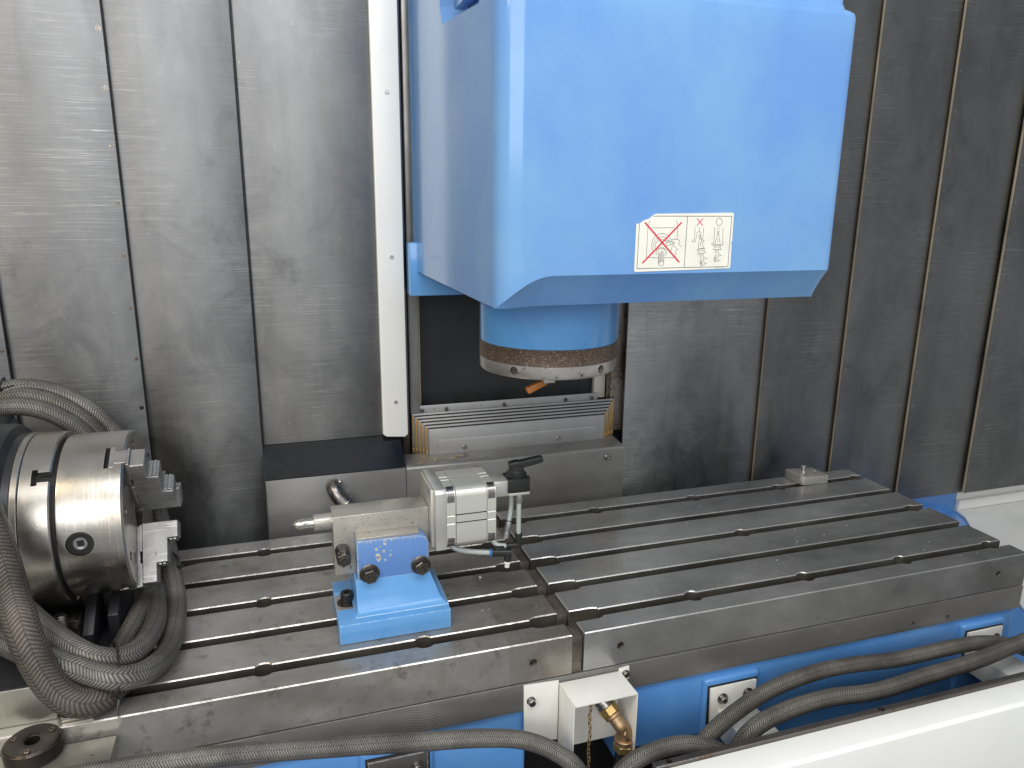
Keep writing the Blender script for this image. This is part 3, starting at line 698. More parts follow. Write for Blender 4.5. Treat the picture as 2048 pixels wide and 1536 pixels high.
# ---- warning sticker on the front of the head
yS = -0.0009
st = fin(prism([(0.0575, 0.590), (0.0590, 0.5884), (0.2195, 0.5910), (0.2213, 0.5930), (0.2210, 0.626), (0.2196, 0.6285), (0.2212, 0.632), (0.2205, 0.6725), (0.2185, 0.6745),
                (0.0880, 0.6722), (0.0835, 0.6700), (0.0780, 0.6655), (0.0735, 0.6640), (0.0705, 0.6632), (0.0640, 0.6590), (0.0575, 0.6575)], 'y', yS, -0.0002), 'warning_label', m_label, hd, 0)
XA, XB, ZA, ZB2 = 0.0618, 0.2170, 0.5935, 0.6690
def lp(u, v):
    """label artwork grid -> place on the label (u 0..1 left to right, v 0..1 bottom to top of the printed frame)"""
    return (XA + (XB - XA) * u, ZA + (ZB2 - ZA) * v)
# picture grid of the artwork (source drawing units) -> u,v
def g(px, py):
    # drawing frame corners, in drawing units: (258,995) (1700,948) (1752,178) (290,190)
    v = 1 - (py - (188 - 8 * (px - 290) / 1460)) / (805 - 35 * (px - 260) / 1440)
    u = (px - (290 - 32 * (1 - v))) / (1462 - 20 * (1 - v))
    return lp(u, v)
ink = bmesh.new(); red = bmesh.new()
lay = [0]
def line(bm, pts, w, raw=False, closed=False):
    q = [Vector((p[0], p[1])) for p in pts] if raw else [Vector(g(*p)) for p in pts]
    if closed: q.append(q[0])
    lay[0] += 1
    y = yS - 0.00012 - (lay[0] % 9) * 0.000012 - (0.00015 if bm is red else 0)
    for i in range(len(q) - 1):
        d = (q[i + 1] - q[i])
        if d.length < 1e-6: continue
        d.normalize(); n = Vector((-d.y, d.x)) * w / 2; a = q[i] - d * w * 0.3; c = q[i + 1] + d * w * 0.3
        yy = y - (i % 3) * 0.000004
        bm.faces.new([bm.verts.new((p.x, yy, p.y)) for p in (a - n, c - n, c + n, a + n)])
def ell(cx, cy, rx, ry, a0=0, a1=360, n=28, tilt=0):
    o_ = []
    for i in range(n + 1):
        a = R(a0 + (a1 - a0) * i / n); x, y = rx * math.cos(a), ry * math.sin(a)
        o_.append((cx + x * math.cos(R(tilt)) - y * math.sin(R(tilt)), cy + x * math.sin(R(tilt)) + y * math.cos(R(tilt))))
    return o_
w1, w2 = 0.00095, 0.00062
line(ink, [(500, 188), (1752, 178), (1700, 948), (258, 995), (290, 300)], w1)
line(ink, [(1035, 185), (992, 968)], w1)
# left picture: column, spindle face, hand and cutter
line(ink, [(450, 255), (418, 360), (400, 820), (590, 825)], w2); line(ink, [(470, 365), (830, 360)], w2)
line(ink, [(862, 250), (885, 340), (872, 540)], w2); line(ink, [(860, 690), (855, 818), (680, 822)], w2)
line(ink, ell(640, 622, 160, 172, 150, 395), w2); line(ink, ell(640, 630, 130, 128, 170, 350), w2); line(ink, ell(640, 640, 105, 100, 140, 330), w2)
line(ink, ell(632, 740, 82, 76, 150, 400), w2); line(ink, ell(636, 725, 56, 48, 160, 380), w2)
line(ink, [(590, 745), (585, 915)], w2); line(ink, [(672, 745), (668, 900)], w2); line(ink, ell(627, 908, 42, 40), w2)
for i in range(9): line(ink, [(588, 770 + i * 18), (660, 705 + i * 18)], w2 * 0.8)
line(ink, [(700, 590), (800, 565), (835, 590), (725, 640), (690, 600)], w2); line(ink, [(760, 560), (690, 560)], w2)
line(ink, [(785, 545), (830, 530), (850, 540), (868, 528), (890, 545), (908, 545), (912, 585), (895, 600), (925, 632), (940, 652)], w2)
line(ink, [(835, 590), (820, 640), (860, 660), (890, 700)], w2)
# right pictures
def tool(dx, dy, tilt):
    cx, cy = 1525, 560
    def T(p):
        x, y = p[0] - cx, p[1] - cy; c_, s_ = math.cos(R(tilt)), math.sin(R(tilt)); return (cx + dx + x * c_ - y * s_, cy + dy + x * s_ + y * c_)
    for pl in ([(1520, 455), (1480, 612), (1568, 612), (1545, 455), (1520, 455)], [(1526, 520), (1526, 575)], [(1532, 440), (1532, 455)],
               [(1455, 620), (1585, 618), (1565, 645), (1585, 685), (1455, 688), (1478, 650), (1455, 620)], [(1478, 650), (1565, 645)], [(1490, 690), (1490, 790)], [(1545, 688), (1540, 745)],
               [(1540, 745), (1575, 775), (1598, 785)], [(1480, 790), (1470, 830), (1480, 850), (1500, 855), (1510, 790)], [(1475, 810), (1508, 808)], [(1475, 828), (1508, 826)], [(1475, 845), (1508, 843)],
               [(1515, 775), (1540, 772), (1535, 870), (1475, 875), (1478, 855)], [(1535, 855), (1580, 848)], [(1515, 690), (1515, 740)]):
        line(ink, [T(p) for p in pl], w2)
    line(ink, [T(p) for p in ell(1533, 422, 14, 16)], w2)
tool(0, 0, 0); tool(-275, 62, -10)
line(ink, [(1472, 345), (1465, 585), (1432, 590), (1430, 612), (1475, 618)], w2); line(ink, [(1612, 345), (1605, 580), (1620, 588), (1618, 608), (1575, 615)], w2)
line(ink, [(1525, 345), (1520, 385)], w2); line(ink, [(1560, 345), (1555, 385)], w2)
line(ink, [(1158, 355), (1150, 540), (1115, 550), (1118, 572), (1165, 570), (1195, 430), (1205, 418), (1242, 420), (1265, 540)], w2)
line(ink, [(1298, 355), (1283, 545), (1305, 550), (1303, 570), (1265, 572)], w2); line(ink, [(1228, 350), (1225, 415)], w2)
line(ink, ell(1548, 263, 48, 57), w2 * 1.2, closed=False)
line(red, [(378, 290), (908, 885)], 0.0024); line(red, [(940, 280), (346, 902)], 0.0024)
line(red, [(1190, 218), (1276, 318)], 0.0011); line(red, [(1282, 218), (1186, 320)], 0.0011)
fin(ink, 'printed_drawing', m_ink, st, 0)
fin(red, 'red_cross', m_red, st, 0)
tcu = bpy.data.curves.new('txt', 'FONT'); tcu.body = '00E0W/TU0003'; tcu.size = 0.0024; tcu.align_x = 'LEFT'
to = bpy.data.objects.new('txt', tcu); C.objects.link(to); bpy.context.view_layer.update()
tm = bpy.data.meshes.new_from_object(to.evaluated_get(bpy.context.evaluated_depsgraph_get()))
bpy.data.objects.remove(to)
b = bmesh.new(); b.from_mesh(tm); bpy.data.meshes.remove(tm)
for v in b.verts: v.co = Vector((0.1935 + v.co.x, yS - 0.00012, 0.5945 - 0.0022 + v.co.y))
fin(b, 'printed_code', m_ink, st, 0)

# ================================================================== CHUCK AND ROTARY UNIT
CY, CZ, CR = 0.25, 0.202, 0.1265
ch = thing('lathe_chuck', (-0.72, CY, CZ), 'large round polished steel three-jaw chuck on the left of the table', 'chuck')
fin(lathe([(CR + 0.0055, -0.823), (CR + 0.0075, -0.821), (CR + 0.0075, -0.8135), (CR + 0.0065, -0.8125)], (0, CY, CZ), (1, 0, 0), 128), 'rear_flange', m_chuck, ch)
bp = fin(lathe([(CR + 0.0045, -0.8122), (CR + 0.0060, -0.8110), (CR + 0.0060, -0.7745), (CR + 0.0040, -0.7725)], (0, CY, CZ), (1, 0, 0), 128), 'back_plate', m_chuck, ch)
fin(lathe([(CR - 0.006, -0.774), (CR - 0.006, -0.767)], (0, CY, CZ), (1, 0, 0), 96), 'groove', m_void, ch)
cb = fin(lathe([(CR - 0.004, -0.7688), (CR - 0.0004, -0.7660), (CR, -0.764), (CR, -0.6830), (CR - 0.003, -0.6800), (0.034, -0.6800), (0.034, -0.74)], (0, CY, CZ), (1, 0, 0), 128), 'body', m_chuck, ch)
JA = (60, -60, 180)
def jax(th): return Vector((0, -math.cos(R(th)), math.sin(R(th))))      # radial direction
def jawmesh(prof, th, w, bw=0.0012):
    """profile in (axial from face, radial), extruded tangentially by width w"""
    r = jax(th); a = Vector((1, 0, 0)); tg = a.cross(r); o_ = Vector((-0.68, CY, CZ))
    bm = bmesh.new()
    s = [[bm.verts.new(o_ + a * p[0] + r * p[1] + tg * k) for p in prof] for k in (-w / 2, w / 2)]
    bm.faces.new(s[0][::-1]); bm.faces.new(s[1]); n = len(prof)
    for i in range(n): bm.faces.new((s[0][i], s[0][(i + 1) % n], s[1][(i + 1) % n], s[1][i]))
    bmesh.ops.recalc_face_normals(bm, faces=bm.faces)
    return bev(bm, bw, 1) if bw else bm
cs = []
for th in JA:
    cs.append(jawmesh([(-0.026, 0.03), (0.01, 0.03), (0.01, 0.15), (-0.026, 0.15)], th, 0.0265, 0))
    cs.append(jawmesh([(-0.0265, 0.02), (-0.0125, 0.02), (-0.0125, 0.16), (-0.0265, 0.16)], th, 0.041, 0))
# key socket
kd = jax(1.5); kc = Vector((-0.738, CY, CZ))
cs.append(cyl(kc + kd * 0.112, kc + kd * 0.15, 0.0185, n=40))
# screw holes on the face
for th in (20, 96, 140, -20, -100, 240): cs.append(cyl(Vector((-0.70, CY, CZ)) + jax(th) * 0.106, Vector((-0.66, CY, CZ)) + jax(th) * 0.106, 0.0078, n=20))
cut(cb, cs)
# T shaped pockets in the back plate
def pocket(th):
    r = jax(th); tg = Vector((1, 0, 0)).cross(r); L = []
    for xa, xb, w in ((-0.7965, -0.7885, 0.026), (-0.7886, -0.76, 0.016)):
        bm = bmesh.new(); o_ = Vector((0, CY, CZ))
        vs = [bm.verts.new(o_ + Vector((x, 0, 0)) + r * q + tg * k) for x in (xa, xb) for q in (0.105, 0.15) for k in (-w / 2, w / 2)]
        bmesh.ops.convex_hull(bm, input=bm.verts); L.append(bm)
    return L
cut(bp, pocket(47) + pocket(-70))
def slab(xa, xb, r0, r1, th, w):
    r = jax(th); tg = Vector((1, 0, 0)).cross(r); bm = bmesh.new()
    for x in (xa, xb):
        for q in (r0, r1):
            for k in (-w / 2, w / 2): bm.verts.new(Vector((x, CY, CZ)) + r * q + tg * k)
    bmesh.ops.convex_hull(bm, input=bm.verts); return bm
for th in (47, -70): fin(merge(slab(-0.7962, -0.7888, 0.1052, 0.118, th, 0.0256), slab(-0.7888, -0.7730, 0.1052, 0.118, th, 0.0156)), 'pocket_shade', m_void, bp)  # black fill painted in as the shade inside the pockets
for th in JA: fin(slab(-0.7062, -0.7010, 0.05, 0.118, th, 0.0405), 'slot_floor', m_void, cb)  # black slab painted in as shade at the bottom of the jaw slots
# chuck key socket insert
ks = fin(lathe([(0.0176, 0.110), (0.0176, 0.1235), (0.0165, 0.1245), (0.0095, 0.1245), (0.0088, 0.1238), (0.0088, 0.112)], kc, kd, 40), 'key_socket', m_black, ch)
fin(lathe([(0.0090, 0.1225), (0.0090, 0.1243), (0.0078, 0.1243), (0.0072, 0.118)], kc, kd, 32), 'socket_rim', m_silver, ks)
fin(lathe([(0.0062, 0.117), (0.0062, 0.1236)], kc, kd, 4, 0.9), 'square_drive', m_void, ks)
for th in (20, 96, 140, -20, -100, 240): capscrew(ch, Vector((-0.692, CY, CZ)) + jax(th) * 0.106, (1, 0, 0), 0.0066, 0.008, 'cap_screw', m_bolt)
JP = [(0.0065, 0.028), (0.0585, 0.028), (0.0585, 0.055), (0.0430, 0.055), (0.0430, 0.092), (0.0270, 0.092), (0.0270, 0.1215), (0.0065, 0.1215)]
for th in JA:
    mj = fin(jawmesh([(-0.0200, 0.032), (-0.0128, 0.032), (-0.0128, 0.1262), (-0.0200, 0.1262)], th, 0.0395, 0.0006), 'master_jaw', m_jaw, ch)
    b = jawmesh([(-0.013, 0.032), (0.0030, 0.032), (0.0030, 0.1262), (-0.013, 0.1262)], th, 0.0255, 0.0006)
    merge(b, jawmesh([(0.0031, 0.030), (0.0064, 0.030), (0.0064, 0.072), (0.0031, 0.072)], th, 0.034, 0.0005))
    merge(b, jawmesh([(0.0031, 0.090), (0.0064, 0.090), (0.0064, 0.1255), (0.0031, 0.1255)], th, 0.034, 0.0005))
    fin(b, 'jaw_tongue', m_jaw, mj)
    fin(jawmesh(JP, th, 0.034), 'top_jaw', m_jaw, mj)
    # serrated grip pads
    b = bmesh.new()
    for i in range(2):
        for (a0, r0) in ((0.030, 0.093), (0.046, 0.056)):
            merge(b, jawmesh([(a0 + 0.0058 * i, r0), (a0 + 0.0058 * i + 0.0036, r0), (a0 + 0.0058 * i + 0.0036, r0 + 0.0022), (a0 + 0.0058 * i, r0 + 0.0022)], th, 0.030, 0.0003))
    fin(b, 'grip_teeth', m_jaw, mj)

tj = bpy.data.curves.new('txt', 'FONT'); tj.body = '2'; tj.size = 0.0085; tj.align_x = 'CENTER'; tj.align_y = 'CENTER'
to = bpy.data.objects.new('txt', tj); C.objects.link(to); bpy.context.view_layer.update()
tm = bpy.data.meshes.new_from_object(to.evaluated_get(bpy.context.evaluated_depsgraph_get())); bpy.data.objects.remove(to)
b = bmesh.new(); b.from_mesh(tm); bpy.data.meshes.remove(tm)
rr_ = jax(-60); nn_ = -(Vector((1, 0, 0)).cross(rr_)); oo_ = Vector((-0.68, CY, CZ)) + Vector((0.0260, 0, 0)) + rr_ * 0.078 + nn_ * 0.01725
for v in b.verts: v.co = oo_ + Vector((1, 0, 0)) * v.co.x - rr_ * v.co.y
fin(b, 'stamped_numeral', m_darkbolt, ch, 0)

# rotary housing behind the chuck
ru = thing('rotary_table', (-0.9, 0.27, 0.0), 'dark grey rotary table housing and base plate behind the chuck', 'rotary table')
fin(lathe([(0.150, -0.905), (0.150, -0.846), (0.146, -0.838), (0.134, -0.832), (0.132, -0.8232)], (0, CY, CZ), (1, 0, 0), 96), 'face_flange', m_dark, ru)
fin(box(-1.15, -0.872, 0.115, 0.41, 0.040, 0.338, 0.02, 4), 'housing', m_dark, ru)
fin(box(-1.15, -0.7665, 0.0200, 0.40, 0.0006, 0.0548, 0.0012), 'base_plate', m_block, ru)
fin(box(-1.15, -0.7675, 0.0215, 0.39, 0.0550, 0.0562, 0.0003), 'painted_top', m_dark, ru)
fin(box(-0.7660, -0.690, 0.135, 0.39, 0.0006, 0.012, 0.001), 'clamp_foot', m_dark, ru)
def gusset(pts, y0, y1, mat=m_dark): fin(prism(pts, 'y', y0, y1, 0.0015), 'gusset', mat, ru)
fin(prism([(0.158, 0.0125), (0.158, 0.040), (0.215, 0.082), (0.30, 0.082), (0.30, 0.0125)], 'x', -0.762, -0.746, 0.0015), 'gusset', m_dark, ru)
fin(prism([(0.170, 0.0125), (0.170, 0.062), (0.200, 0.078), (0.30, 0.078), (0.30, 0.0125)], 'x', -0.727, -0.712, 0.0015), 'gusset', m_dark, ru)
fin(box(-0.745, -0.728, 0.235, 0.30, 0.0125, 0.07, 0.001), 'web', m_void, ru)
# clamping stud with nut and washer
sx, sy = -0.780, 0.134
so = fin(lathe([(0.0085, 0.056), (0.0085, 0.0915), (0.0072, 0.0935)], (sx, sy, 0), (0, 0, 1), 20), 'stud', m_bolt, ru)
b = bmesh.new()
for i in range(10): merge(b, lathe([(0.0082, 0.073 + i * 0.0018), (0.0093, 0.0737 + i * 0.0018), (0.0082, 0.0744 + i * 0.0018)], (sx, sy, 0), (0, 0, 1), 20))
fin(b, 'thread', m_bolt, so)
fin(lathe([(0.0150, 0.0605), (0.0158, 0.062), (0.0158, 0.0700), (0.0135, 0.0725)], (sx, sy, 0), (0, 0, 1), 6, 0.4), 'hex_nut', m_darkbolt, ru)
fin(lathe([(0.0085, 0.0563), (0.0225, 0.0563), (0.0225, 0.0598), (0.0215, 0.0606), (0.0085, 0.0606)], (sx, sy, 0), (0, 0, 1), 36), 'washer', m_darkbolt, ru)
fin(box(-0.800, -0.765, 0.165, 0.245, 0.0565, 0.064, 0.002), 'clamp_bar', m_bolt, ru)

# small steel shim under the brown hose
sh = thing('steel_shim', (-0.742, 0.018, 0.0), 'small bright steel shim lying under the brown hose loop', 'shim')
fin(box(-0.7595, -0.7215, 0.008, 0.030, 0.0006, 0.0070, 0.0008), 'shim_plate', m_bright, sh)

# ---- braided hoses around the chuck
H1 = [ (-0.966, 0.400, 0.313), (-0.931, 0.420, 0.356), (-0.881, 0.430, 0.370), (-0.832, 0.440, 0.360), (-0.782, 0.440, 0.329), (-0.741, 0.440, 0.276), (-0.696, 0.420, 0.188), (-0.669, 0.370, 0.108), (-0.651, 0.300, 0.062), (-0.641, 0.250, 0.030), (-0.637, 0.190, 0.022), (-0.639, 0.111, 0.022), (-0.656, 0.043, 0.036), (-0.681, 0.010, 0.052), (-0.714, 0.015, 0.062), (-0.744, 0.024, 0.075), (-0.783, 0.050, 0.078), (-0.833, 0.093, 0.080), (-0.880, 0.140, 0.100), (-0.928, 0.186, 0.130) ]
H2 = [ (-0.959, 0.370, 0.296), (-0.923, 0.385, 0.333), (-0.890, 0.400, 0.346), (-0.847, 0.400, 0.341), (-0.805, 0.400, 0.317), (-0.772, 0.400, 0.278), (-0.733, 0.400, 0.199), (-0.701, 0.370, 0.112), (-0.680, 0.310, 0.051), (-0.662, 0.194, 0.045), (-0.660, 0.122, 0.050), (-0.671, 0.070, 0.055), (-0.693, 0.044, 0.062), (-0.717, 0.037, 0.074), (-0.739, 0.046, 0.084), (-0.764, 0.068, 0.092), (-0.792, 0.099, 0.100), (-0.820, 0.132, 0.110), (-0.849, 0.162, 0.130), (-0.887, 0.210, 0.160) ]
H3 = [ (-0.966, 0.410, 0.336), (-0.924, 0.420, 0.352), (-0.865, 0.420, 0.359), (-0.822, 0.420, 0.343), (-0.784, 0.420, 0.311), (-0.752, 0.420, 0.262), (-0.716, 0.410, 0.179), (-0.691, 0.360, 0.115), (-0.680, 0.310, 0.070), (-0.682, 0.250, 0.048), (-0.690, 0.191, 0.040), (-0.705, 0.143, 0.024), (-0.718, 0.094, 0.020), (-0.743, 0.083, 0.030), (-0.767, 0.070, 0.074), (-0.823, 0.149, 0.076), (-0.878, 0.214, 0.090) ]
HB = [ (-0.840, 0.080, 0.331), (-0.827, 0.075, 0.275), (-0.815, 0.066, 0.221), (-0.804, 0.050, 0.169), (-0.788, 0.020, 0.128), (-0.773, 0.008, 0.085), (-0.755, 0.001, 0.052), (-0.733, 0.002, 0.032), (-0.711, 0.017, 0.024), (-0.697, 0.049, 0.020), (-0.686, 0.077, 0.017), (-0.679, 0.096, 0.015) ]
def hose(pts, r, mat, label, name='braided_hose', n=22):
    o = fin(tube(pts, r, n, 0.006, wob=0.012), name, mat, None, 60, label, 'hose', 'braided hoses in the machine')
    return o
hose(H1, 0.0165, m_hose, 'grey braided hose, outermost and longest loop of the coil round the chuck')
hose(H2, 0.0155, m_hose, 'grey braided hose, innermost loop of the coil passing over the clamp stud')
hose(H3, 0.0160, m_hose_dark, 'dark grey braided hose, middle loop of the coil behind the chuck jaws')
hose(HB, 0.0205, m_hose_brown, 'thick brown stained braided hose hanging in front of the chuck unit')
def tie(pts, label, tail):
    t = thing('cable_tie', pts[0], label, 'cable tie', 'black cable ties on the hose coil')
    fin(tube(pts, 0.0017, 8, 0.003, closed=True), 'band', m_blackplastic, t)
    a, c = Vector(tail[0]), Vector(tail[1])
    fin(tube([a, (a + c) / 2, c], 0.0015, 6, 0.004), 'tail', m_blackplastic, t)
    d = (c - a).normalized(); fin(cyl(a - d * 0.004, a + d * 0.004, 0.0036, n=8), 'buckle', m_blackplastic, t)
tie([(-0.700, 0.070, 0.076), (-0.690, 0.044, 0.0805), (-0.684, 0.012, 0.0705), (-0.684, -0.008, 0.046), (-0.690, 0.006, 0.028), (-0.700, 0.040, 0.006), (-0.706, 0.090, 0.010), (-0.704, 0.090, 0.050)],
    'black cable tie round the lower part of the hose coil', ((-0.688, 0.004, 0.020), (-0.690, -0.004, 0.004)))
tie([(-0.905, 0.400, 0.325), (-0.895, 0.378, 0.335), (-0.893, 0.375, 0.360), (-0.893, 0.390, 0.376), (-0.893, 0.415, 0.390), (-0.897, 0.440, 0.385), (-0.902, 0.445, 0.350), (-0.905, 0.425, 0.330)],
    'black cable tie round the upper part of the hose coil', ((-0.892, 0.392, 0.378), (-0.868, 0.385, 0.386)))
tie([(-0.655, 0.325, 0.085), (-0.640, 0.300, 0.085), (-0.636, 0.290, 0.060), (-0.645, 0.285, 0.045), (-0.672, 0.290, 0.040), (-0.698, 0.300, 0.050), (-0.700, 0.330, 0.075), (-0.680, 0.340, 0.090)],
    'black cable tie with pointed tail sticking out beside the front jaw', ((-0.640, 0.292, 0.068), (-0.606, 0.285, 0.076)))

# ================================================================== TAILSTOCK
AY, AZ = 0.170, 0.1755
ta = thing('tailstock', (-0.30, 0.16, 0.0), 'blue tailstock with pointed steel centre and square aluminium air cylinder on the table', 'tailstock')
# base with a dovetail flare
ba = fin(box(-0.386, -0.206, 0.080, 0.228, 0.0006, 0.0345, 0.0018), 'base', m_tailblue, ta)
cut(ba, [cyl((-0.3665, 0.157, 0.022), (-0.3665, 0.157, 0.05), 0.0, n=4) if False else box(-0.40, -0.3575, 0.128, 0.186, 0.0300, 0.06)])
fin(box(-0.3855, -0.3576, 0.1285, 0.1855, 0.0285, 0.0303), 'machined_pad', m_steel, ta)
capscrew(ta, (-0.3668, 0.157, 0.0305), (0, 0, 1), 0.0105, 0.020, 'cap_screw', m_black, 0.0165)
# pedestal: tapered body with a foot fillet
b = bmesh.new()
def ped(z):
    # x0,x1,y0,y1 at height z
    t = (z - 0.0347) / (0.090 - 0.0347)
    fl = 0.0035 * max(0, 1 - (z - 0.0347) / 0.010) ** 2
    return (-0.3545 - fl * 1.2, -0.2125 - 0.021 * min(1.2, t) + fl * 2, 0.1035 + 0.016 * min(1.0, t) ** 0.9 - fl * 2.2, 0.222 + fl)
rs = []
for z in (0.0347, 0.0375, 0.041, 0.0455, 0.060, 0.075, 0.0885):
    x0, x1, y0, y1 = ped(z)
    rs.append([b.verts.new(v) for v in ((x0, y0, z), (x1, y0, z), (x1, y1, z), (x0, y1, z))])
for q in range(len(rs) - 1):
    for i in range(4): b.faces.new((rs[q][i], rs[q][(i + 1) % 4], rs[q + 1][(i + 1) % 4], rs[q + 1][i]))
b.faces.new(rs[0][::-1]); b.faces.new(rs[-1])
bmesh.ops.recalc_face_normals(b, faces=b.faces)
bev(b, 0.003, 2, edges=[e for e in b.edges if abs((e.verts[0].co - e.verts[1].co).normalized().z) > 0.6])
fin(b, 'pedestal', m_tailblue, ta, 40)
fin(prism([(0.20, 0.0347), (0.20, 0.088), (0.228, 0.075), (0.228, 0.0347)], 'x', -0.352, -0.226, 0.002), 'rear_rib', m_tailblue, ta)
# clamping cap (old chipped paint) over the barrel block
cp = fin(prism([(-0.3510, 0.0855), (-0.2345, 0.0855), (-0.2335, 0.140), (-0.2375, 0.150), (-0.249, 0.1545), (-0.3505, 0.1565)], 'y', 0.1190, 0.1450, 0.0018), 'clamp_cap', m_capblue, ta)
# bare metal chips in the old paint
random.seed(11)
b = bmesh.new()
def chip(x, z, r, e=1.0):
    n = 9; pts = []
    for i in range(n):
        a = 2 * PI * i / n; q = r * random.uniform(0.55, 1.15); pts.append((x + q * math.cos(a), z + q * math.sin(a) * e))
    b.faces.new([b.verts.new((px, 0.11870, pz)) for px, pz in pts])
for x, z, r in ((-0.3195, 0.139, 0.0028), (-0.3170, 0.129, 0.0042), (-0.3165, 0.1215, 0.0050), (-0.3075, 0.1345, 0.0026), (-0.2975, 0.1260, 0.0024), (-0.3055, 0.1185, 0.0018), (-0.306, 0.1475, 0.003), (-0.2960, 0.1345, 0.0012), (-0.313, 0.1430, 0.0018)): chip(x, z, r, 1.25)
for i in range(16): chip(-0.347 + 0.0065 * i + random.uniform(-0.002, 0.002), 0.1535 - 0.00012 * i, random.uniform(0.0010, 0.0026), 0.6)
for i in range(12): chip(-0.3495, 0.092 + 0.005 * i, random.uniform(0.0006, 0.0016), 1.6)
for i in range(7): chip(-0.290 + 0.006 * i, 0.0870, random.uniform(0.0008, 0.0022), 0.7)
bmesh.ops.triangulate(b, faces=b.faces)
fin(b, 'paint_chips', M('bare_chip', (0.66, 0.655, 0.61), 0.2, 0.5, (0.38, 0.37, 0.34), 260), cp, 0)
fin(box(-0.3495, -0.2485, 0.1215, 0.1448, 0.1545, 0.1604, 0.0008), 'cap_ledge', m_steel, ta)
# barrel block
fin(box(-0.3840, -0.2275, 0.1452, 0.1962, 0.0890, 0.1915, 0.0012), 'barrel_block', m_steel, ta)
# hex nuts
hexbolt(ta, (-0.3318, 0.1190, 0.0985), (0, -1, 0), 0.0125, 0.016, 0.0165, rot=0.2)
hexbolt(ta, (-0.2475, 0.1190, 0.1010), (0, -1, 0), 0.0125, 0.016, 0.0165, rot=0.55)
fin(cyl((-0.3715, 0.146, 0.1330), (-0.3715, 0.1180, 0.1330), 0.0118, 0.001, 32), 'clamp_spacer', m_black, ta)
hexbolt(ta, (-0.3715, 0.1180, 0.1330), (0, -1, 0), 0.0120, 0.013, rot=0.35)
# centre
b = lathe([(0.0132, 0), (0.0132, 0.0285), (0.0124, 0.0292), (0.0090, 0.0294), (0.0090, 0.0440), (0.0094, 0.0455), (0.0090, 0.047), (0.0082, 0.053), (0.0040, 0.0610), (0.0036, 0.0614), (0.0004, 0.0660)], (-0.384, AY, AZ), (-1, 0, 0), 40)
ce = fin(b, 'centre_point', m_bright, ta, 25)
fin(lathe([(0.0134, 0.0005), (0.0138, 0.0015), (0.0138, 0.0280), (0.0130, 0.0290)], (-0.384, AY, AZ), (-1, 0, 0), 40), 'quill', m_steel, ta)
# flange plate and compact cylinder
h = 0.0530
fin(box(-0.2268, -0.2215, AY - h + 0.012, AY + h - 0.004, AZ - h + 0.002, AZ + h - 0.002, 0.001), 'mount_plate', m_alu, ta)
fin(prism([(AY - h, AZ - h), (AY - h, AZ + h - 0.006), (AY - h + 0.006, AZ + h), (AY + h, AZ + h), (AY + h, AZ - h)], 'x', -0.2213, -0.2030, 0.0010), 'flange', m_alu, ta)
def rsq(hh, r, n=6, g0=None):
    """rounded square, optional paired grooves in the middle of each side"""
    pts = []
    for q in range(4):
        a0 = q * 90; cx = hh - r if q in (0, 3) else -(hh - r); cy = hh - r if q in (0, 1) else -(hh - r)
        pts += [(cx + r * math.cos(R(a0 + 90 * i / n)), cy + r * math.sin(R(a0 + 90 * i / n))) for i in range(n + 1)]
        if g0:
            d = Vector((math.cos(R(a0 + 90)), math.sin(R(a0 + 90)))); tn = Vector((-d.y, d.x))
            for s0, s1 in g0:
                for off, dep in ((s0, 0), (s0, g0[(s0, s1)]), (s1, g0[(s0, s1)]), (s1, 0)):
                    p = d * (hh - dep) + tn * off; pts.append((p.x, p.y))
    return [(AY - p[0], AZ + p[1]) for p in pts]
GR = {(-0.0082, -0.0060): 0.0022, (0.0060, 0.0082): 0.0022}
cyb = fin(prism(rsq(h - 0.0008, 0.0145, 7, GR), 'x', -0.1862, -0.1338), 'cylinder_body', m_cream, ta, 30)
for xa, xb in ((-0.2028, -0.1870), (-0.1330, -0.1172)):
    ec = fin(prism(rsq(h - 0.0004, 0.0150, 7, GR), 'x', xa, xb, 0.0008, 1), 'end_cap', m_cream, ta, 30)
    # screw recess tiles at the corners
    for (sy_, sz_) in ((-1, 1), (-1, -1), (1, 1)):
        a0 = {(-1, 1): 90, (-1, -1): 180, (1, 1): 0}[(sy_, sz_)]
        cy_, cz_ = AY + sy_ * (h - 0.0154), AZ + sz_ * (h - 0.0154)
        pts = [(cy_ + 0.0156 * math.cos(R(a0 + 90 * i / 8)), cz_ + 0.0156 * math.sin(R(a0 + 90 * i / 8))) for i in range(9)]
        if (sy_, sz_) == (-1, 1): pts.append((AY - h - 0.0002, AZ + h - 0.0225))
        elif (sy_, sz_) == (-1, -1): pts = [(AY - h - 0.0002, AZ - h + 0.0205)] + pts
        pts2 = [(p[0] * 0.995 + AY * 0.005 - sy_ * 0.003, p[1] - sz_ * 0.003) for p in pts][::-1]
        fin(prism(pts + pts2, 'x', xa + 0.0012, xb - 0.0022), 'corner_recess', m_bolt, ec, 40)
fin(prism(rsq(h - 0.0030, 0.015, 6), 'x', -0.1866, -0.1334), 'joint_shadow', m_void, ta, 30)
